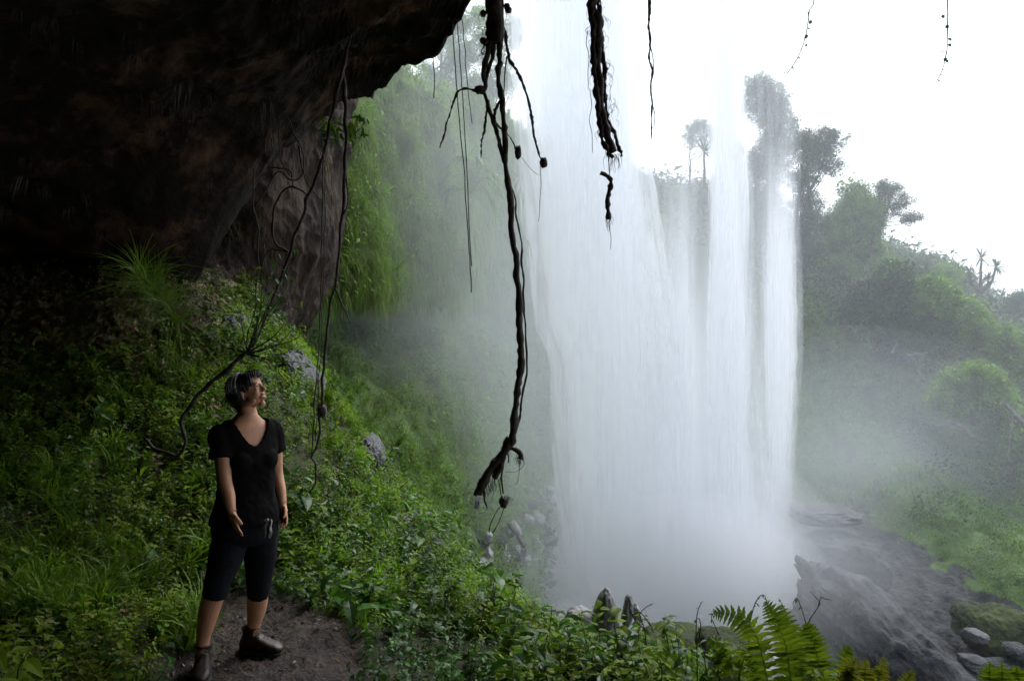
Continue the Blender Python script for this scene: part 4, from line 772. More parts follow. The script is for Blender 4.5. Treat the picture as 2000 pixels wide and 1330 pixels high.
# leaf clumps on the forked liana
cl = thing("epiphyte", "clump of dark drooping leaves growing on the lianas at the cave's edge", "plant", P(676, 245, 6.5))
for k, (cu_, cv_) in enumerate([(640, 240), (632, 262), (690, 240), (700, 255), (684, 268), (655, 262), (650, 250), (705, 232)]): leaves_on(cl, [(cu_, cv_)] * 11, 6.5, .10, "foliage", M_leafB if k % 2 else M_leafA, 200 + k, .4, False, .5, 11, .12)
gt = thing("grass_tuft", "large drooping grass tuft on top of the soil wall at left of the recess", "grass tuft", P(275, 545, 8.0))
for k in range(5):
    V, T, m = tuft(46, .62, .006, 300 + k, 1.5); obj("grass_blades", V @ frames(unit(np.array([[.35, -.5, .45]])), np.array([k * 1.3]))[0].T + P(268 + 17 * k, 548 + 22 * k, 7.95 - .03 * k), T, M_grass, gt)
# leafy vines against the sky
def sky_vine(label, pts, leafs, Y=5.0):
    th = thing("leafy_vine", label, "vine", P(*pts[0], Y), "leafy vines hanging against the sky"); strand(th, pts, Y, 2.4, 1.6, "vine_stem", 50, bump=.2, jit=.004, mat=M_stem)
    r = random.Random(int(pts[0][0]))
    for u, v, s in leafs: V, T, m = leaf(1, .85, .1, .3, 4); obj("leaf", (V * s * Y / F) @ rotm(r.choice((0, 3.14)) + r.uniform(-.6, .6), r.uniform(-1.2, -.2), r.uniform(.6, 1.5)).T + P(u, v - s * .4, Y), T, M_leafB, th)
sky_vine("left leafy vine, curving down left toward the tallest skyline tree", [(1592, -80), (1590, 0), (1580, 20), (1578, 45), (1574, 70), (1565, 97), (1552, 122), (1538, 145)], [(1587, 2, 8), (1592, 15, 8), (1580, 30, 11), (1586, 44, 9), (1577, 58, 5), (1579, 74, 10), (1577, 89, 6), (1565, 100, 9), (1562, 114, 5), (1551, 122, 6), (1547, 133, 7), (1541, 142, 5), (1534, 143, 5)])
sky_vine("right leafy vine, hanging straight down near the upper right corner", [(1850, -80), (1850, 0), (1851, 30), (1851, 60), (1850, 90), (1846, 118), (1840, 140), (1832, 156)], [(1851, 2, 6), (1853, 15, 7), (1846, 35, 9), (1853, 53, 9), (1852, 80, 9), (1852, 90, 8), (1843, 101, 9), (1850, 118, 9), (1853, 121, 7), (1840, 138, 5), (1840, 149, 7), (1831, 151, 6), (1830, 160, 8)])

# ------------------------------------------------------------------ foreground plants, one by one
def fern(label, pts, Y, wid, group="fern fronds in the foreground", mat=None, curl=False, n=19):
    th = thing("fern_frond", label, "fern", P(*pts[0], Y), group); p = smooth_path([P(q[0], q[1], Y + (q[2] if len(q) > 2 else 0)) for q in pts], 60, .003); tg = unit(np.gradient(p, axis=0))
    Bag().add(*tube(p, np.linspace(.0035, .001, 60), 5)).build("rachis", M_stem, th, True); b = Bag(); view = unit(p.mean(0)); s = Y / F
    for k in range(n):
        t = .12 + .86 * k / (n - 1); i = min(59, int(t * 59)); l = wid * s * (math.sin(math.pi * min(1, (t * .82 + .16))) ** .7) * (1.04 - .35 * t) + .004
        for sd_ in (-1, 1):
            side = unit(np.cross(tg[i], view)) * sd_; d = unit(side + tg[i] * .45 + view * random.uniform(-.35, .35) - Zup * .12); nrm = unit(np.cross(d, tg[i])); w = np.cross(nrm, d); a = p[i]; m_ = 7; V = []
            for q in range(m_):
                x = q / (m_ - 1); ww = l * .15 * (1 - x ** 1.8) * (1 + .4 * (q % 2)) + .0005; c_ = a + d * l * x - Zup * l * .18 * x * x
                V += [c_ + w * ww + nrm * ww * .3, c_, c_ - w * ww + nrm * ww * .3]
            T = []
            for q in range(m_ - 1):
                for l_, r_ in ((0, 1), (1, 2)): T += [(3 * q + l_, 3 * q + 3 + l_, 3 * q + 3 + r_), (3 * q + l_, 3 * q + 3 + r_, 3 * q + r_)]
            b.add(V, T)
    b.build("leaflets", mat or M_fern, th); return th
M_fern = leaf_mat("fern_leaf", [(.05, .085, .010), (.085, .125, .014), (.12, .15, .02)], .45, .38, .4)
M_fernY = leaf_mat("fern_yellowing", [(.10, .11, .02), (.14, .13, .025), (.07, .09, .02)], .5, .4, .3)
fern("arching fern frond bending left over the falls' base", [(1520, 1400), (1500, 1330), (1487, 1275), (1472, 1232), (1445, 1205), (1412, 1196), (1392, 1198)], 3.6, 38)
fern("tallest upright fern frond with its tip at the head of the group", [(1552, 1400), (1545, 1330), (1536, 1270), (1522, 1225), (1508, 1192), (1493, 1172)], 3.5, 38)
fern("broad fern frond standing just right of the tallest one", [(1570, 1400), (1558, 1330), (1548, 1280), (1542, 1240), (1532, 1205), (1520, 1180)], 3.65, 40)
fern("upright fern frond, rightmost of the tall group", [(1612, 1400), (1606, 1340), (1598, 1295), (1590, 1260), (1582, 1232), (1575, 1215)], 3.5, 36)
fern("low fern frond leaning left under the arching one", [(1480, 1410), (1455, 1350), (1430, 1300), (1405, 1262), (1380, 1246)], 3.7, 40)
fern("half hidden fern frond between the low leaning and the arching fronds", [(1505, 1420), (1480, 1350), (1462, 1300), (1440, 1265)], 3.8, 42)
for k, (x, lab) in enumerate([(1665, "yellowing fern frond, leftmost of the low yellow ones"), (1690, "yellowing fern frond, second of the low yellow ones"), (1712, "yellowing fern frond, tallest of the low yellow ones"), (1640, "yellow green fern frond beside the tall green group")]):
    fern(lab, [(x + 6, 1400), (x, 1350), (x - 8 + 8 * k, 1315), (x - 16 + 16 * k, 1280 + 5 * (k % 2))], 3.4, 24, mat=M_fernY)
for k, (x, lab) in enumerate([(1935, "green fern tip, leftmost at the bottom right corner"), (1960, "green fern tip, tallest at the bottom right corner"), (1990, "green fern tip at the very corner bottom right")]): fern(lab, [(x + 8, 1420), (x + 2, 1360), (x - 2, 1322), (x - 3, 1292 + 6 * (k == 2))], 3.1, 30, n=15)
for k, (x, top, lean_, Yf, w_, lab) in enumerate([(1440, 1262, -50, 3.9, 26, "small fern frond left of the low leaning one"), (1640, 1262, 20, 3.7, 26, "small green fern frond right of the tall group"), (1625, 1285, 55, 3.6, 24, "small fern frond arching right over the yellow ones"), (1340, 1275, -30, 4.1, 24, "small fern frond among plants left of the curled stalk"), (1290, 1262, 30, 4.2, 24, "small fern frond among plants near the pointed stones"), (1755, 1308, 30, 3.4, 22, "last low yellowish fern frond toward the right"), (1535, 1222, 60, 3.75, 30, "fern frond crossing behind the tallest, tip to the right")]):
    fern(lab, [(x, 1410), (x + lean_ * .1, (1410 + top) / 2 + 15), (x + lean_ * .5, top + 22), (x + lean_, top)], Yf, w_, mat=M_fernY if k in (2, 5) else M_fern, n=18)
# dead fern stalks
def stalk(label, pts, Y=3.7, leafs=0, name="dead_stalk", cat="stalk"):
    th = thing(name, label, cat, P(*pts[0], Y), "dry stalks in the foreground"); strand(th, pts, Y, 2.2, 1.4, "stem", 40, bump=.4, jit=.003)
    for k in range(leafs):
        t = .35 + .6 * k / leafs; i = t * (len(pts) - 1); a = np.array(pts[int(i)][:2]); c = np.array(pts[min(len(pts) - 1, int(i) + 1)][:2]); q = a + (c - a) * (i - int(i)); leaves_on(th, [tuple(q)], Y, .022, "dry_leaf", M_leafD, 400 + k + int(pts[0][0]), .5, True, .5, 2, .01)
    return th
stalk("curled thin dry stalk standing alone left of the ferns", [(1362, 1340), (1361, 1290), (1360, 1240), (1361, 1200), (1367, 1180), (1372, 1174)], leafs=3); stalk("small hooked dry stalk beside the lone curled one", [(1365, 1250), (1368, 1222), (1366, 1210), (1362, 1206)])
stalk("dry stalk with dark beads looping over the tallest fern tip", [(1462, 1260), (1465, 1215), (1472, 1185), (1482, 1166), (1492, 1162), (1496, 1172)], leafs=9)
stalk("dry hooked stalk drooping left of the arching fern", [(1404, 1240), (1396, 1222), (1390, 1210), (1391, 1200), (1400, 1196)], leafs=6)
stalk("wilted dark frond stalk behind the broad fern", [(1560, 1300), (1548, 1240), (1538, 1205), (1528, 1182), (1520, 1168)], leafs=10); stalk("wilted frond stalk bending right over the ferns", [(1580, 1300), (1578, 1240), (1568, 1195), (1556, 1168), (1548, 1180)], leafs=10)
stalk("forked twig with green leaves rising right of the ferns", [(1572, 1240), (1582, 1210), (1596, 1188), (1602, 1176), (1592, 1164), (1582, 1154)], leafs=3); stalk("bare twig pointing right from the forked one", [(1598, 1184), (1604, 1166), (1610, 1168), (1624, 1171)])
stalk("pale dry stem leaning left behind the yellow ferns", [(1720, 1330), (1706, 1300), (1692, 1274)]); stalk("forked dry twig above the grey pointed rocks", [(1262, 1260), (1258, 1225), (1250, 1200), (1262, 1185), (1276, 1178)], leafs=2)
stalk("drooping dead frond right of the grey pointed rocks", [(1236, 1200), (1250, 1195), (1262, 1208), (1272, 1222), (1276, 1235)], leafs=12); stalk("second drooping dead frond hanging below the first", [(1232, 1190), (1240, 1210), (1252, 1222), (1262, 1232)], leafs=12)
rock("standing_stone", "tallest grey pointed rock rising from the leaves in front of the falls", 1182, 1200, 5.0, 32, 50, .09, M_gray, 44, .16, .08, "grey pointed rocks", .06, sq=1.1, taper=.5)
rock("standing_stone", "small upright grey rock right of the tallest pointed one", 1226, 1192, 5.0, 12, 28, .05, M_gray, 45, .3, .12, "grey pointed rocks", .1, sq=1.2, taper=.3)
rock("standing_stone", "tiny leaning grey rock, rightmost of the pointed group", 1244, 1198, 5.05, 9, 18, .04, M_gray, 46, .3, .14, "grey pointed rocks", -.3, 1.2, taper=.3)
rock("standing_stone", "low broad grey rock left of the tallest pointed one", 1132, 1222, 5.0, 26, 34, .1, M_gray, 47, .22, .08, "grey pointed rocks")
# wet rock faces showing on the bank
rock("bank_rock", "bluish wet rock patch showing on the bank beside the person's head", 590, 752, 9.35, 30, 66, .4, M_wet, 51, .4, .2, "bare rocks on the bank", -.5, 1.0, .25); rock("bank_rock", "small bare rock lower on the edge of the bank", 728, 880, 8.85, 16, 30, .3, M_wet, 52, .4, .2, "bare rocks on the bank", -.5, 1.0, .25)
rock("bank_rock", "bare pale rock above the leafy branch at the foot of the dark face", 458, 652, 9.15, 34, 36, .35, M_wet, 53, .4, .2, "bare rocks on the bank", -.3, 1.0, .25)

def plant(label, u, v, Y, h, n, L, mat, seed, w=.5, group="leafy plants in the foreground", name="leafy_plant", leanx=0):
    """one upright plant: a stem and leaves, each leaf its own part; (u, v) its foot"""
    base = P(u, v, Y); th = thing(name, label, "plant", base, group); r = random.Random(seed); H = h; ax = np.array((leanx + r.uniform(-.15, .15), r.uniform(-.1, .1), 1)); pts = [base + ax * H * t + np.array((.02 * math.sin(5 * t + seed), 0, 0)) for t in np.linspace(0, 1, 8)]
    Bag().add(*tube(pts, np.linspace(.005, .0015, 8), 5)).build("stem", M_stem, th, True)
    for k in range(n):
        t = .2 + .8 * k / max(1, n - 1); p = base + ax * H * t; pr = place(leaf(1, w * r.uniform(.85, 1.15), .13, r.uniform(.15, .5), 6), rotm(k * 2.4 + r.uniform(-.4, .4), r.uniform(-.35, .5), r.uniform(-.4, .4)), p, L * (1.15 - .5 * t) * r.uniform(.8, 1.2)); obj("leaf", pr[0], pr[1], mat, th)
plant("big-leaved plant at the bottom left corner, tallest of three", -2, 1345, 2.9, .22, 9, .13, M_leafA, 1, .5, "broad plants at the bottom left corner"); plant("big-leaved plant at the bottom left corner, lower one", 34, 1370, 2.8, .2, 8, .11, M_leafA, 2, .55, "broad plants at the bottom left corner"); plant("small plant just right of the bottom left corner plants", 120, 1345, 3.0, .15, 8, .07, M_leafA, 3, .5, "broad plants at the bottom left corner")
plant("upright plant with a dark seed head on the end of the bank", 968, 1180, 5.6, .34, 13, .10, M_leafA, 4); plant("leafy plant just right of the seed head plant", 1000, 1190, 5.5, .22, 11, .10, M_leafA, 5)
plant("yellow-leaved plant in front of the tallest pointed rock", 1160, 1330, 4.3, .46, 16, .085, M_leafY, 6, .6); plant("heart-leaved plant below the pointed rocks", 1212, 1330, 4.1, .42, 16, .09, M_leafA, 7, .75); plant("broad-leaved plant right below the pointed rocks", 1262, 1335, 4.0, .36, 15, .085, M_leafA, 8, .7)
spots = [(1060, 1330, 4.3, .34), (1100, 1340, 4.1, .30), (1300, 1350, 3.9, .32), (1340, 1360, 3.8, .30), (1385, 1370, 3.7, .26), (1000, 1320, 4.5, .30), (930, 1300, 4.6, .32), (870, 1330, 4.2, .26), (1285, 1370, 3.6, .22), (1430, 1380, 3.6, .20), (1160, 1370, 3.8, .24), (1050, 1260, 5.0, .26), (960, 1250, 5.1, .28), (890, 1230, 5.3, .25), (820, 1240, 5.2, .25), (780, 1290, 4.6, .22), (1630, 1400, 3.5, .16), (1580, 1390, 3.6, .2), (1120, 1290, 4.7, .25), (740, 1210, 5.3, .22), (670, 1180, 5.4, .2), (600, 1130, 5.5, .2), (640, 1100, 5.7, .22), (560, 1100, 5.5, .2)]
hints = iter(["lowest at the frame's bottom edge", "with narrow leaves", "just left of the dead frond", "half behind its neighbours", "close to the lone dry stalk", "tallest of its neighbours", "rising over the dark hollow", "in front of the black hollow", "right above the bottom edge", "beneath the arching frond", "below the broad low stone", "near the pebbly mud", "close to the seed head plant", "deep in the shade", "on the slope's shoulder", "by the hollow's left rim", "at the foot of the yellow fronds", "below the tallest frond", "leaning toward the spray", "half way up the slope", "just beyond the mud path", "behind the mud path's end", "higher on the slope", "nearest the person's hip"])
words_ = ["slim-leaved", "broad-leaved", "bright-leaved", "dark-leaved"]
for k, (u, v, Y, h) in enumerate(spots):
    where = "left of the pointed rocks" if u < 1130 else "between the pointed rocks and the ferns" if u < 1450 else "under the tall ferns"
    if u < 820: where = "on the bank right of the person"
    plant(f"{words_[k % 4]} green plant {where}, {next(hints)}", u, v, Y, h * 1.25, 14, .07 + .02 * (k % 3), (M_leafA, M_leafB, M_leafY)[k % 3], 500 + k, (.4, .6, .5, .45)[k % 4])
for k, (u, v, Y, h, lab) in enumerate([(1085, 1320, 4.4, .42, "tall slim plant left of the broad low stone"), (1030, 1300, 4.7, .40, "tall leafy plant between the seed head plant and the low stone"), (1130, 1340, 4.2, .36, "bushy bright plant directly under the low broad stone"), (1320, 1345, 4.0, .40, "tall thin plant left of the lone curled stalk"), (1290, 1345, 4.2, .42, "tallest thin plant right of the small pointed stones"), (1400, 1385, 3.7, .36, "bushy plant directly under the arching frond's tip"), (1450, 1390, 3.6, .30, "leafy plant at the foot of the arching frond"), (1350, 1385, 3.5, .28, "broad plant at the foot of the lone curled stalk"), (1240, 1380, 3.7, .26, "wide leafy plant at the bottom edge under the pointed stones"), (1590, 1400, 3.3, .22, "leafy plant at the foot of the rightmost tall frond"), (1690, 1420, 3.3, .18, "small leafy plant among the yellow fronds"), (980, 1260, 5.2, .30, "round-leaved plant on the shoulder left of centre foreground")]):
    plant(lab, u, v, Y, h, 16, .075, (M_leafA, M_leafY, M_leafA, M_leafB)[k % 4], 700 + k, (.5, .65, .4, .55)[k % 4])
# little twigs and stones on the mud path
for k in range(40):
    for _ in range(40):
        x, y = RNG.uniform(-2.3, -.6), RNG.uniform(3.3, 5.0)
        if pathness(np.array([x]), np.array([y]))[0] > .6: break
    V, T = blob((0, 0, 0), RNG.uniform(.006, .018, 3), 12, 8, .3, 1.5, k, .1); o = obj("pebble", V, T, M_gray if k % 4 == 0 else M_path, None, None, True); o.location = (x, y, gz1(x, y) + .012); tag(o, "small dark stone lying on the muddy path", "stone", "small stones on the path")

# fallen leaves, bark scraps and twigs trodden into the mud
def lit_mask(p, n): return (pathness(p[..., 0], p[..., 1]) > .5) * (p[..., 1] > 3.2) * (1 + .9 * vnoise(p * 3)) * 1.0
DB = [diamond(1, w_) for w_ in (.5, .25, .08)]
p, nn = pth.scatter(2600, lit_mask); n = len(p)
scatter_build("leaf_litter_leaves", [(DB, p + np.array((0, 0, .004)), unit(nn + RNG.normal(0, .35, (n, 3))), sc(.5, .016, n), 0)], [M_litter, M_stem])
# ------------------------------------------------------------------ the person
def remesh(V, T, vox, smooth_it=4, fac=.5):
    me = raw_mesh("tmp", V, T, [M_root]); o = bpy.data.objects.new("tmp", me); C.objects.link(o)
    m = o.modifiers.new("r", 'REMESH'); m.mode = 'VOXEL'; m.voxel_size = vox
    s = o.modifiers.new("s", 'SMOOTH'); s.factor = fac; s.iterations = smooth_it
    dg = bpy.context.evaluated_depsgraph_get(); dg.update(); e = o.evaluated_get(dg); mm = bpy.data.meshes.new_from_object(e)
    n = len(mm.vertices); v = np.empty(n * 3, np.float32); mm.vertices.foreach_get('co', v); mm.calc_loop_triangles(); t = np.empty(len(mm.loop_triangles) * 3, np.int32); mm.loop_triangles.foreach_get('vertices', t)
    bpy.data.objects.remove(o); bpy.data.meshes.remove(mm); bpy.data.meshes.remove(me); return v.reshape(-1, 3).astype(float), t.reshape(-1, 3)
def vnorm(V, T):
    n = np.cross(V[T[:, 1]] - V[T[:, 0]], V[T[:, 2]] - V[T[:, 0]]); N_ = np.zeros_like(V)
    for k in range(3): np.add.at(N_, T[:, k], n)
    return unit(N_)
def loft(cs, ra, rb, ax, ay, sides=28, m=40, sup=2.2):
    cs = np.array(cs, float); k = np.linspace(0, 1, m); c = crom(cs, k); a = crom(np.array(ra, float)[:, None], k)[:, 0]; b = crom(np.array(rb, float)[:, None], k)[:, 0]
    th = np.linspace(0, 2 * math.pi, sides, endpoint=False); cx = np.sign(np.cos(th)) * np.abs(np.cos(th)) ** (2 / sup); sx = np.sign(np.sin(th)) * np.abs(np.sin(th)) ** (2 / sup)
    V = c[:, None] + a[:, None, None] * cx[None, :, None] * ax + b[:, None, None] * sx[None, :, None] * ay
    V = np.concatenate([V.reshape(-1, 3), c[:1], c[-1:]]); T = []; i = np.arange(m - 1)[:, None] * sides; q = np.arange(sides)[None]; q2 = (q + 1) % sides
    T = np.concatenate([np.stack([i + q, i + q2, i + sides + q2], -1).reshape(-1, 3), np.stack([i + q, i + sides + q2, i + sides + q], -1).reshape(-1, 3), [[m * sides, (j + 1) % sides, j] for j in range(sides)], [[m * sides + 1, (m - 1) * sides + j, (m - 1) * sides + (j + 1) % sides] for j in range(sides)]])
    return V, T
def limb(pts, rad, sides=18, n=30):
    p = crom(np.array(pts, float), np.linspace(0, 1, n)); r = crom(np.array(rad, float)[:, None], np.linspace(0, 1, n))[:, 0]; return tube(p, r, sides)
def ell(c, r, M=None, nu=24, nv=16):
    V, T = blob((0, 0, 0), r, nu, nv, 0); V = V if M is None else V @ M.T; return V + np.array(c), T
skin_m, N, L, out = nodes("skin"); b = N.new("ShaderNodeBsdfPrincipled"); b.inputs['Base Color'].default_value = (.52, .27, .16, 1); b.inputs['Roughness'].default_value = .5; b.inputs['Subsurface Weight'].default_value = .12; b.inputs['Subsurface Radius'].default_value = (.01, .004, .002)
n1 = N.new("ShaderNodeTexNoise"); n1.inputs['Scale'].default_value = 14; n1.inputs['Detail'].default_value = 5; r = ramp(N, [(.3, (.48, .23, .12)), (.7, (.60, .31, .19))]); L.new(n1.outputs[0], r.inputs[0]); L.new(r.outputs[0], b.inputs['Base Color']); L.new(b.outputs[0], out.inputs['Surface'])
M_shirt = plain("black_cotton", (.006, .0055, .006), .95, .08, .3, 40, .3, .004); M_legging = plain("dark_legging", (.008, .009, .012), .85, .12, .2, 30, .2, .002)
M_boot = plain("brown_leather", (.022, .014, .012), .5, .45, .4, 40, .4, .004); M_sole = plain("rubber_sole", (.02, .018, .018), .8); M_lace = plain("lace", (.10, .07, .06), .8)
M_hair = plain("dark_hair", (.012, .009, .008), .38, .5, .4, 60, .5, .004); M_streak = plain("grey_hair", (.55, .57, .55), .5, .4); M_eye = plain("eye_white", (.6, .58, .55), .3); M_dark = plain("dark_iris", (.02, .012, .01), .2); M_teeth = plain("teeth", (.75, .72, .66), .3); M_lip = plain("lips", (.38, .12, .10), .45)
M_glass = plain("dark_lens", (.01, .01, .012), .15, .6); M_cloth = plain("grey_cloth", (.22, .22, .21), .9); M_brace = plain("bracelet", (.35, .25, .18), .4)
th_b = math.radians(46); XB = np.array((math.cos(th_b), math.sin(th_b), 0)); YB = np.array((math.sin(th_b), -math.cos(th_b), 0)); PY_ = 4.03
person = thing("person", "woman in black t-shirt and dark capri leggings standing on the path, gazing up", "person", (P(440, 1300, 3.98)[0], 3.98, gz1(P(440, 1300, 3.98)[0], 3.98)))
tor_v = [808, 820, 832, 846, 870, 895, 930, 960, 990, 1018, 1042, 1058]; tor_u = [482, 482, 482, 481, 481, 482, 481, 480, 480, 479, 480, 480]
tor_w = [.052, .086, .145, .166, .160, .146, .130, .126, .148, .168, .164, .11]; tor_d = [.052, .060, .075, .085, .102, .118, .104, .100, .114, .128, .124, .085]
tc_ = [P(u, v, PY_) for u, v in zip(tor_u, tor_v)]; body = Bag()
body.add(*loft(tc_, tor_w, tor_d, XB, YB)); body.add(*loft([P(481, 775, 4.04), P(481, 790, 4.04), P(483, 805, 4.04), P(482, 822, 4.04)], [.046, .046, .050, .064], [.050, .050, .053, .062], XB, YB))
for s_ in (-1, 1): body.add(*ell(tc_[5] + XB * s_ * .068 + YB * .062 - Zup * .0, (.062, .062, .06)))
sh_r = tc_[3] - XB * .150 + Zup * .0; sh_l = tc_[3] + XB * .150
aR = [sh_r, P(434, 880, 3.90), P(438, 935, 3.86), P(446, 968, 3.82), P(452, 1000, 3.79)]; rR = [.045, .045, .037, .034, .022]
aL = [sh_l, P(536, 880, 4.17), P(540, 922, 4.20), P(547, 955, 4.17), P(552, 986, 4.13)]; rL = [.044, .043, .036, .032, .022]
body.add(*limb(aR, rR)); body.add(*limb(aL, rL))
for s_ in (sh_r, sh_l): body.add(*ell(s_, (.049, .049, .049)))
lR = [P(455, 1036, 3.99), P(442, 1085, 3.93), P(425, 1140, 3.88), P(413, 1175, 3.885), P(404, 1210, 3.90), P(397, 1245, 3.92), P(394, 1275, 3.92)]; qR = [.090, .080, .057, .056, .049, .036, .036]
lL = [P(506, 1034, 4.10), P(508, 1085, 4.12), P(506, 1138, 4.14), P(503, 1172, 4.17), P(500, 1198, 4.19), P(496, 1220, 4.20), P(494, 1245, 4.20)]; qL = [.090, .080, .057, .057, .048, .037, .037]
body.add(*limb(lR, qR)); body.add(*limb(lL, qL))
def hand(bag, wrist, down, thumb_dir, palm_n, size=1.0, curl=.5):
    """palm and five fingers; down = finger direction, palm_n = direction the palm faces"""
    d = unit(np.array(down, float)); n = unit(np.array(palm_n) - d * np.dot(palm_n, d)); t = unit(np.cross(d, n)); t = t if np.dot(t, thumb_dir) > 0 else -t; M = np.stack([t, n, d], 1)
    bag.add(*ell(wrist + d * .042 * size, np.array((.036, .015, .048)) * size, M)); bag.add(*limb([wrist - d * .02, wrist + d * .015, wrist + d * .04], [.022, .022, .024]))
    for k, (off, ln) in enumerate([(.027, .070), (.009, .078), (-.010, .072), (-.028, .056)]):
        p0 = wrist + d * .070 * size + t * off * size; c = curl * (1 + .25 * k); sp = t * off * .25; a = p0; pts = [a - d * .02, a]
        for j, f in enumerate((.45, .32, .23)):
            ang = c * (.35 + .55 * j); a = a + (d * math.cos(ang) + n * math.sin(ang)) * ln * f * size + sp * f; pts.append(a)
        bag.add(*limb(pts, np.array([.009, .0088, .0080, .0072, .0058]) * size, 10, 16))
    a = wrist + d * .018 * size + t * .022 * size; bag.add(*limb([a, a + (t * .5 + d * .8 + n * .3) * .028 * size, a + (t * .5 + d * 1.6 + n * .6) * .031 * size, a + (t * .35 + d * 2.3 + n * .9) * .030 * size], np.array([.013, .011, .0095, .007]) * size, 10, 14))
hand(body, P(452, 1000, 3.79), P(466, 1046, 3.77) - P(452, 1000, 3.79), YB * 1.0 + XB * .2, XB * .9 + YB * .2, .92, .25)
hand(body, P(552, 986, 4.13), P(557, 1022, 4.10) - P(552, 986, 4.13), YB, -XB, .9, .35)
# head in its own frame: X forward, Y left, Z up
hy, hp = math.radians(80), math.radians(17); fx = np.array((math.sin(hy) * math.cos(hp), -math.cos(hy) * math.cos(hp), math.sin(hp))); ly_ = unit(np.cross(Zup, fx)); uz = np.cross(fx, ly_); HM = np.stack([fx, ly_, uz], 1); HC = P(485, 766, 4.03); HS = .90
def hp_(x): return HC + (np.array(x, float) * HS) @ HM.T
def hadd(bag, V, T): bag.add(HC + (V * HS) @ HM.T, T)
head = Bag()
for c, r_ in [((-.012, 0, .030), (.094, .074, .088)), ((.030, 0, -.010), (.058, .060, .085)), ((.026, 0, -.052), (.056, .048, .046)), ((.066, 0, -.090), (.021, .023, .017)), ((.040, 0, .050), (.047, .060, .045)),
              ((.058, .034, -.024), (.029, .023, .026)), ((.058, -.034, -.024), (.029, .023, .026)), ((.078, 0, .034), (.012, .042, .009)), ((.100, .010, -.020), (.010, .007, .007)), ((.100, -.010, -.020), (.010, .007, .007)),
              ((.078, 0, -.052), (.017, .028, .022)), ((-.004, -.073, -.006), (.013, .010, .026)), ((-.004, .073, -.006), (.013, .010, .026)), ((.0, -.076, -.030), (.008, .006, .010)), ((.005, .044, -.064), (.05, .015, .022)), ((.005, -.044, -.064), (.05, .015, .022))]:
    hadd(head, *ell(c, r_))
hadd(head, *limb([(.084, 0, .030), (.094, 0, .008), (.107, 0, -.010), (.110, 0, -.017)], [.008, .009, .0105, .010], 12, 12))
hadd(head, *ell((.092, 0, -.037), (.008, .022, .0055))); hadd(head, *ell((.091, 0, -.062), (.009, .019, .006)))
for s_ in (-1, 1): hadd(head, *ell((.072, s_ * .030, .020), (.014, .018, .006))); hadd(head, *ell((.074, s_ * .030, .002), (.012, .017, .006)))
V0, T0, _ = head.arr(); body.add(V0, T0)
V0, T0, _ = body.arr(); V0, T0 = remesh(V0, T0, .0036, 3); obj("body", V0, T0, skin_m, person, None, True)
for s_ in (-1, 1):
    V, T = ell((.071, s_ * .030, .011), (.0125, .013, .0115)); V, T = HC + (V * HS) @ HM.T, T; e = obj("eye", V, T, M_eye, person, None, True); obj("iris", *(lambda q: (HC + (q[0] * HS) @ HM.T, q[1]))(ell((.080, s_ * .031, .0115), (.005, .0055, .0055))), M_dark, None, None, True).parent = e
    V, T = limb([(.083, s_ * .012, .033), (.082, s_ * .028, .039), (.068, s_ * .046, .032)], [.002, .0032, .0015], 8, 12); obj("eyebrow", HC + (V * HS) @ HM.T, T, M_hair, person, None, True)
    V, T = limb([(.083, s_ * .020, .016), (.0845, s_ * .031, .0185), (.077, s_ * .043, .014)], [.0012, .0018, .001], 6, 10); obj("eyelashes", HC + (V * HS) @ HM.T, T, M_hair, person)
V, T = ell((.0905, 0, -.0495), (.006, .0185, .0058)); obj("teeth", HC + (V * HS) @ HM.T, T, M_teeth, person, None, True)
lp = Bag(); 
for z_, r_ in ((-.0415, .0036), (-.0585, .0042)): lp.add(*limb([(.078, -.027, -.046), (.092, -.014, z_), (.098, 0, z_ - .001), (.092, .014, z_), (.078, .027, -.046)], [.0012, r_, r_ * 1.1, r_, .0012], 8, 24))
V, T, _ = lp.arr(); obj("lips", HC + (V * HS) @ HM.T, T, M_lip, person, None, True)
for ch in person.children:
    pass
# hair: bob with a side swept fringe, grey streaks
hb = Bag()
for c, r_ in [((-.026, 0, .042), (.103, .088, .086)), ((-.058, 0, -.008), (.070, .082, .074)), ((-.034, -.062, .0), (.040, .028, .052)), ((-.034, .062, .0), (.040, .028, .052)), ((.034, -.052, .062), (.046, .026, .044)), ((.030, .052, .062), (.046, .026, .044)), ((.048, 0, .094), (.045, .052, .026)), ((-.085, 0, -.045), (.034, .052, .036)), ((-.062, 0, -.075), (.040, .050, .050)), ((-.03, -.055, -.03), (.03, .022, .035))]: hb.add(*ell(c, r_))
V, T, _ = hb.arr(); V, T = remesh(V, T, .005, 5); nn_ = vnorm(V, T); ang = np.arctan2(V[:, 0] + .02, np.abs(V[:, 1]) + .01); V = V + nn_ * (.004 * vnoise(np.stack([ang * 16, V[:, 1] * 20, V[:, 2] * 6], -1)) + .003 * vnoise(np.stack([ang * 45, V[:, 1] * 50, V[:, 2] * 8], -1)))[:, None]
hair = obj("hair", HC + (V * HS) @ HM.T, T, M_hair, person, None, True)
def lock(x0, y0, x1, y1, z1, r0, mat, name, seed):
    r = random.Random(seed); pts = []
    for t in np.linspace(0, 1, 7):
        az = t; x = x0 + (x1 - x0) * t; y = y0 + (y1 - y0) * min(1, t * 1.35) ** .8; z = .132 - (.132 - z1) * t ** 1.9
        d_ = np.array((x + .026, y, z - .035)); rr = np.array((.110, .095, .094)); q = d_ / math.sqrt(np.sum((d_ / rr) ** 2)); q = q if z > -.02 else d_ * np.array((1, 1, 1)); pts.append(q + np.array((-.026, 0, .035)))
    return limb(pts, [r0 * .5, r0, r0, r0 * .9, r0 * .7, r0 * .5, .0006], 6, 26)
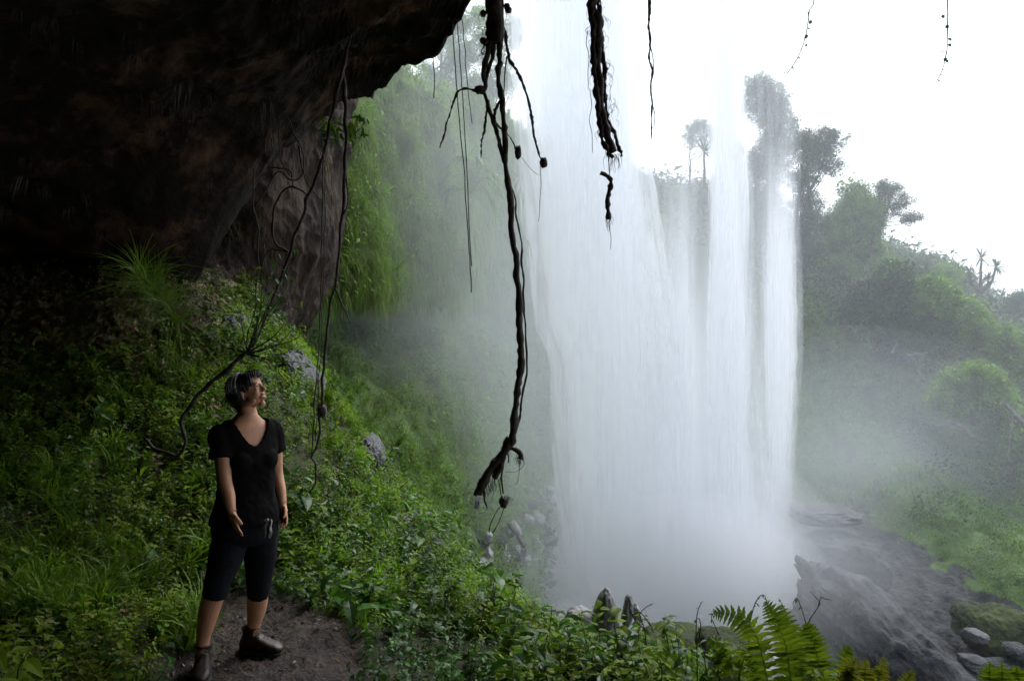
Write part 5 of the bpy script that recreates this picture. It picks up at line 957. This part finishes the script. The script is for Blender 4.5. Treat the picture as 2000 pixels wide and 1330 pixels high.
for k, (x0, x1) in enumerate([(-.050, -.095), (-.034, -.072), (-.020, -.046), (-.006, -.024), (-.028, -.058), (-.012, -.034)]):
    V, T = lock(x0, -.02, x1, -.084, -.02 + .012 * (k % 3), .0075 if k < 4 else .004, M_streak, "", k); obj("hair_streak", HC + (V * HS) @ HM.T, T, M_streak, None, None, True).parent = hair
lk = Bag()
for k in range(150):
    s_ = random.choice((-1, -1, 1)); x0 = random.uniform(-.09, .05); lk.add(*lock(x0, s_ * random.uniform(0, .03), x0 - .02 + random.uniform(-.02, .02) - .02 * (x0 < -.04), s_ * .085, random.uniform(-.07, -.02) if x0 < .0 else random.uniform(.01, .05), random.uniform(.002, .004), None, "", k))
for k in range(26):
    a = random.uniform(-1.1, 1.1); r0_ = np.array((.055 * math.cos(a) + .02, -.06 * math.sin(a), .118)); e_ = np.array((.088 * math.cos(a * .8), -.078 * math.sin(a), random.uniform(.052, .075))); lk.add(*limb([r0_, (r0_ + e_) / 2 + np.array((.02 * math.cos(a), -.016 * math.sin(a), .012)), e_], [.003, .004, .0006], 6, 12))
V, T, _ = lk.arr(); obj("hair_locks", HC + (V * HS) @ HM.T, T, M_hair, None, None, True).parent = hair
for o_ in bpy.data.objects:
    if o_.parent in (hair,) or (o_.parent is not None and o_.parent.name.startswith('eye') and o_.parent.parent == person): o_.location = -np.array(person.location)
sg = Bag()
for s_ in (-1, 1): sg.add(*ell((.068, s_ * .030, .102), (.010, .026, .020), rotm(0, .6)))
sg.add(*limb([(.062, -.056, .100), (.02, -.082, .07), (-.01, -.084, .03)], [.003, .0025, .002], 8, 10)); sg.add(*limb([(.072, -.012, .108), (.075, 0, .11), (.072, .012, .108)], [.002, .002, .002], 8, 6))
V, T, _ = sg.arr(); obj("sunglasses", HC + (V * HS) @ HM.T, T, M_glass, person, None, True)
V, T = ell((.002, -.079, -.040), (.004, .004, .005)); obj("earring", HC + (V * HS) @ HM.T, T, M_brace, person, None, True)
# t-shirt: torso and sleeves, cut open at the scoop neck
sb = Bag(); tv = [818, 828, 842, 868, 895, 930, 965, 995, 1018, 1028]; tu = [482, 482, 481, 481, 482, 481, 481, 481, 481, 481]; tw_ = [.115, .150, .178, .174, .160, .148, .150, .168, .184, .186]; td = [.080, .088, .096, .114, .132, .124, .124, .134, .146, .146]
sb.add(*loft([P(u, v, PY_) for u, v in zip(tu, tv)], tw_, td, XB, YB))
for s_ in (-1, 1): sb.add(*ell(tc_[5] + XB * s_ * .068 + YB * .066, (.072, .072, .066)))
sb.add(*limb([sh_r + XB * .03 + Zup * .01, sh_r + Zup * -.005, P(434, 872, 3.91), P(433, 896, 3.89)], [.060, .062, .063, .066])); sb.add(*limb([sh_l - XB * .03 + Zup * .01, sh_l, P(534, 866, 4.16), P(538, 882, 4.17)], [.060, .061, .062, .064]))
V, T, _ = sb.arr(); V, T = remesh(V, T, .0055, 6); nn_ = vnorm(V, T); rel = V - tc_[3]; xb_, yb_, z_ = rel @ XB, rel @ YB, V[:, 2]
fold = .010 * ridged(np.stack([xb_ * 7 + z_ * 4, yb_ * 7, z_ * 5], -1), 3) * sm(-.55, -.85, z_) + .004 * fbm(V * 22, 3) + .006 * vnoise(np.stack([xb_ * 18, yb_ * 18, z_ * 3], -1)) * sm(-.8, -1.0, z_)
V = V + nn_ * fold[:, None]
zc = np.where(yb_ > .0, -.560 + .165 * (np.abs(xb_) / .108) ** 2.0, -.425); cut = (z_ > zc) & (np.abs(xb_) < .115); keep = ~cut[T].any(1); T = T[keep]
lowcut = ~(((z_ < -.985) & True)[T].all(1)); T = T[lowcut]
shirt = obj("t_shirt", V, T, M_shirt, person, None, True); sm_ = shirt.modifiers.new("cloth", 'SOLIDIFY'); sm_.thickness = .003; sm_.offset = -1
# leggings
lg = Bag(); lg.add(*loft([P(u, v, PY_) for u, v in [(480, 975), (480, 995), (479, 1015), (480, 1042), (480, 1060)]], [.142, .158, .176, .174, .125], [.108, .120, .134, .132, .098], XB, YB))
lg.add(*limb([P(454, 1036, 3.99), P(442, 1085, 3.93), P(425, 1138, 3.88), P(418, 1164, 3.88)], [.096, .088, .066, .061])); lg.add(*limb([P(508, 1034, 4.10), P(509, 1085, 4.12), P(506, 1138, 4.14), P(504, 1163, 4.16)], [.096, .088, .066, .061]))
V, T, _ = lg.arr(); V, T = remesh(V, T, .006, 6); V = V + vnorm(V, T) * (.004 * ridged(V * np.array((6, 6, 14)), 3) + .002 * fbm(V * 25, 3))[:, None]; obj("leggings", V, T, M_legging, person, None, True)
# boots
def boot(ankle, heading, zg):
    c_, s_ = math.cos(heading), math.sin(heading); R = np.array([[c_, -s_, 0], [s_, c_, 0], [0, 0, 1]]); o0 = np.array((ankle[0], ankle[1], zg)); up = Bag()
    X = [-.078, -.065, -.03, .02, .07, .12, .16, .182]; hw = [.018, .033, .037, .038, .044, .047, .038, .016]; ht = [.045, .075, .095, .095, .075, .058, .045, .03]
    ax, ay = np.array((0, 1, 0)), np.array((0, 0, 1)); up.add(*loft([(x, 0, .02 + h / 2) for x, h in zip(X, ht)], hw, [h / 2 for h in ht], ax, ay, 24, 40, 2.6))
    up.add(*loft([(-.012, 0, .06), (-.014, 0, .09), (-.016, 0, .125), (-.018, 0, .15)], [.054, .050, .047, .050], [.042, .040, .040, .043], np.array((1, 0, 0)), ax, 20, 16)); up.add(*ell((-.016, 0, .148), (.056, .049, .012)))
    V, T, _ = up.arr(); V, T = remesh(V, T, .0045, 3); V = V + vnorm(V, T) * (.0025 * fbm(V * 30, 4))[:, None]; bt = obj("boot", V @ R.T + o0, T, M_boot, person, None, True)
    sl = Bag(); sl.add(*loft([(x, 0, .013) for x in X], [w + .006 for w in hw], [.013] * 8, ax, ay, 24, 40, 6))
    def sub(name, V, T, m): o = obj(name, V @ R.T + o0, T, m, person, None, True); o.parent = bt; return o
    V, T, _ = sl.arr(); sub("sole", V, T, M_sole); V, T = blob((-.016, 0, .150), (.045, .039, .014), 24, 10, .1, 3); sub("sock", V, T, M_sole)
    lc = Bag()
    for k in range(6):
        x = .022 + .02 * k if k < 4 else .030 - .006 * (k - 3); z = (.104, .100, .094, .086)[k] if k < 4 else .118 + .018 * (k - 4)
        x = x if k < 4 else .034; lc.add(*limb([(x - .004, -.026, z - .012), (x + .004, 0, z + .006), (x - .004, .026, z - .012)], [.0026, .0026, .0026], 6, 10)); lc.add(*limb([(x - .004, .026, z - .012), (x + .008, 0, z + .002), (x + .012, -.026, z - .016)], [.0022] * 3, 6, 10))
    V, T, _ = lc.arr(); sub("laces", V, T, M_lace); return bt
aR_, aL_ = P(396, 1260, 3.92), P(495, 1230, 4.20)
zR = gz1(aR_[0] + .03, aR_[1] - .08) + .008; zL = gz1(aL_[0] + .05, aL_[1]) + .008
boot(aR_, math.radians(-72), zR); boot(aL_, math.radians(-12), zL)
def band(c, r, ax_, name, mat):
    u_ = unit(np.cross(ax_, (.3, .9, .2))); w_ = np.cross(ax_, u_); a = np.linspace(0, 2 * math.pi, 25); V, T = tube([c + r * (u_ * math.cos(t) + w_ * math.sin(t)) for t in a], .0022, 6); obj(name, V, T, mat, person, None, True)
band(P(452, 998, 3.79), .0245, unit(aR[4] - aR[3]), "bracelet", M_brace); band(P(551, 982, 4.135), .0240, unit(aL[4] - aL[3]), "bracelet", M_brace)
# grey cloth hanging out of the front pocket
G = np.zeros((9, 14, 3))
for i in range(9):
    for j in range(14):
        G[i, j] = P(516 + i * 1.7 + 1.2 * math.sin(j * .8) + (i - 4) * .12 * j * .2, 1014 + j * 2.7 + 2 * math.sin(i * 1.3), 3.93 + .010 * math.sin(i * 1.5 + j * .3))
G = G - YB * 0; o_ = obj("pocket_cloth", G.reshape(-1, 3), grid_tris(9, 14), M_cloth, person, None, True); sm_ = o_.modifiers.new("t", 'SOLIDIFY'); sm_.thickness = .003
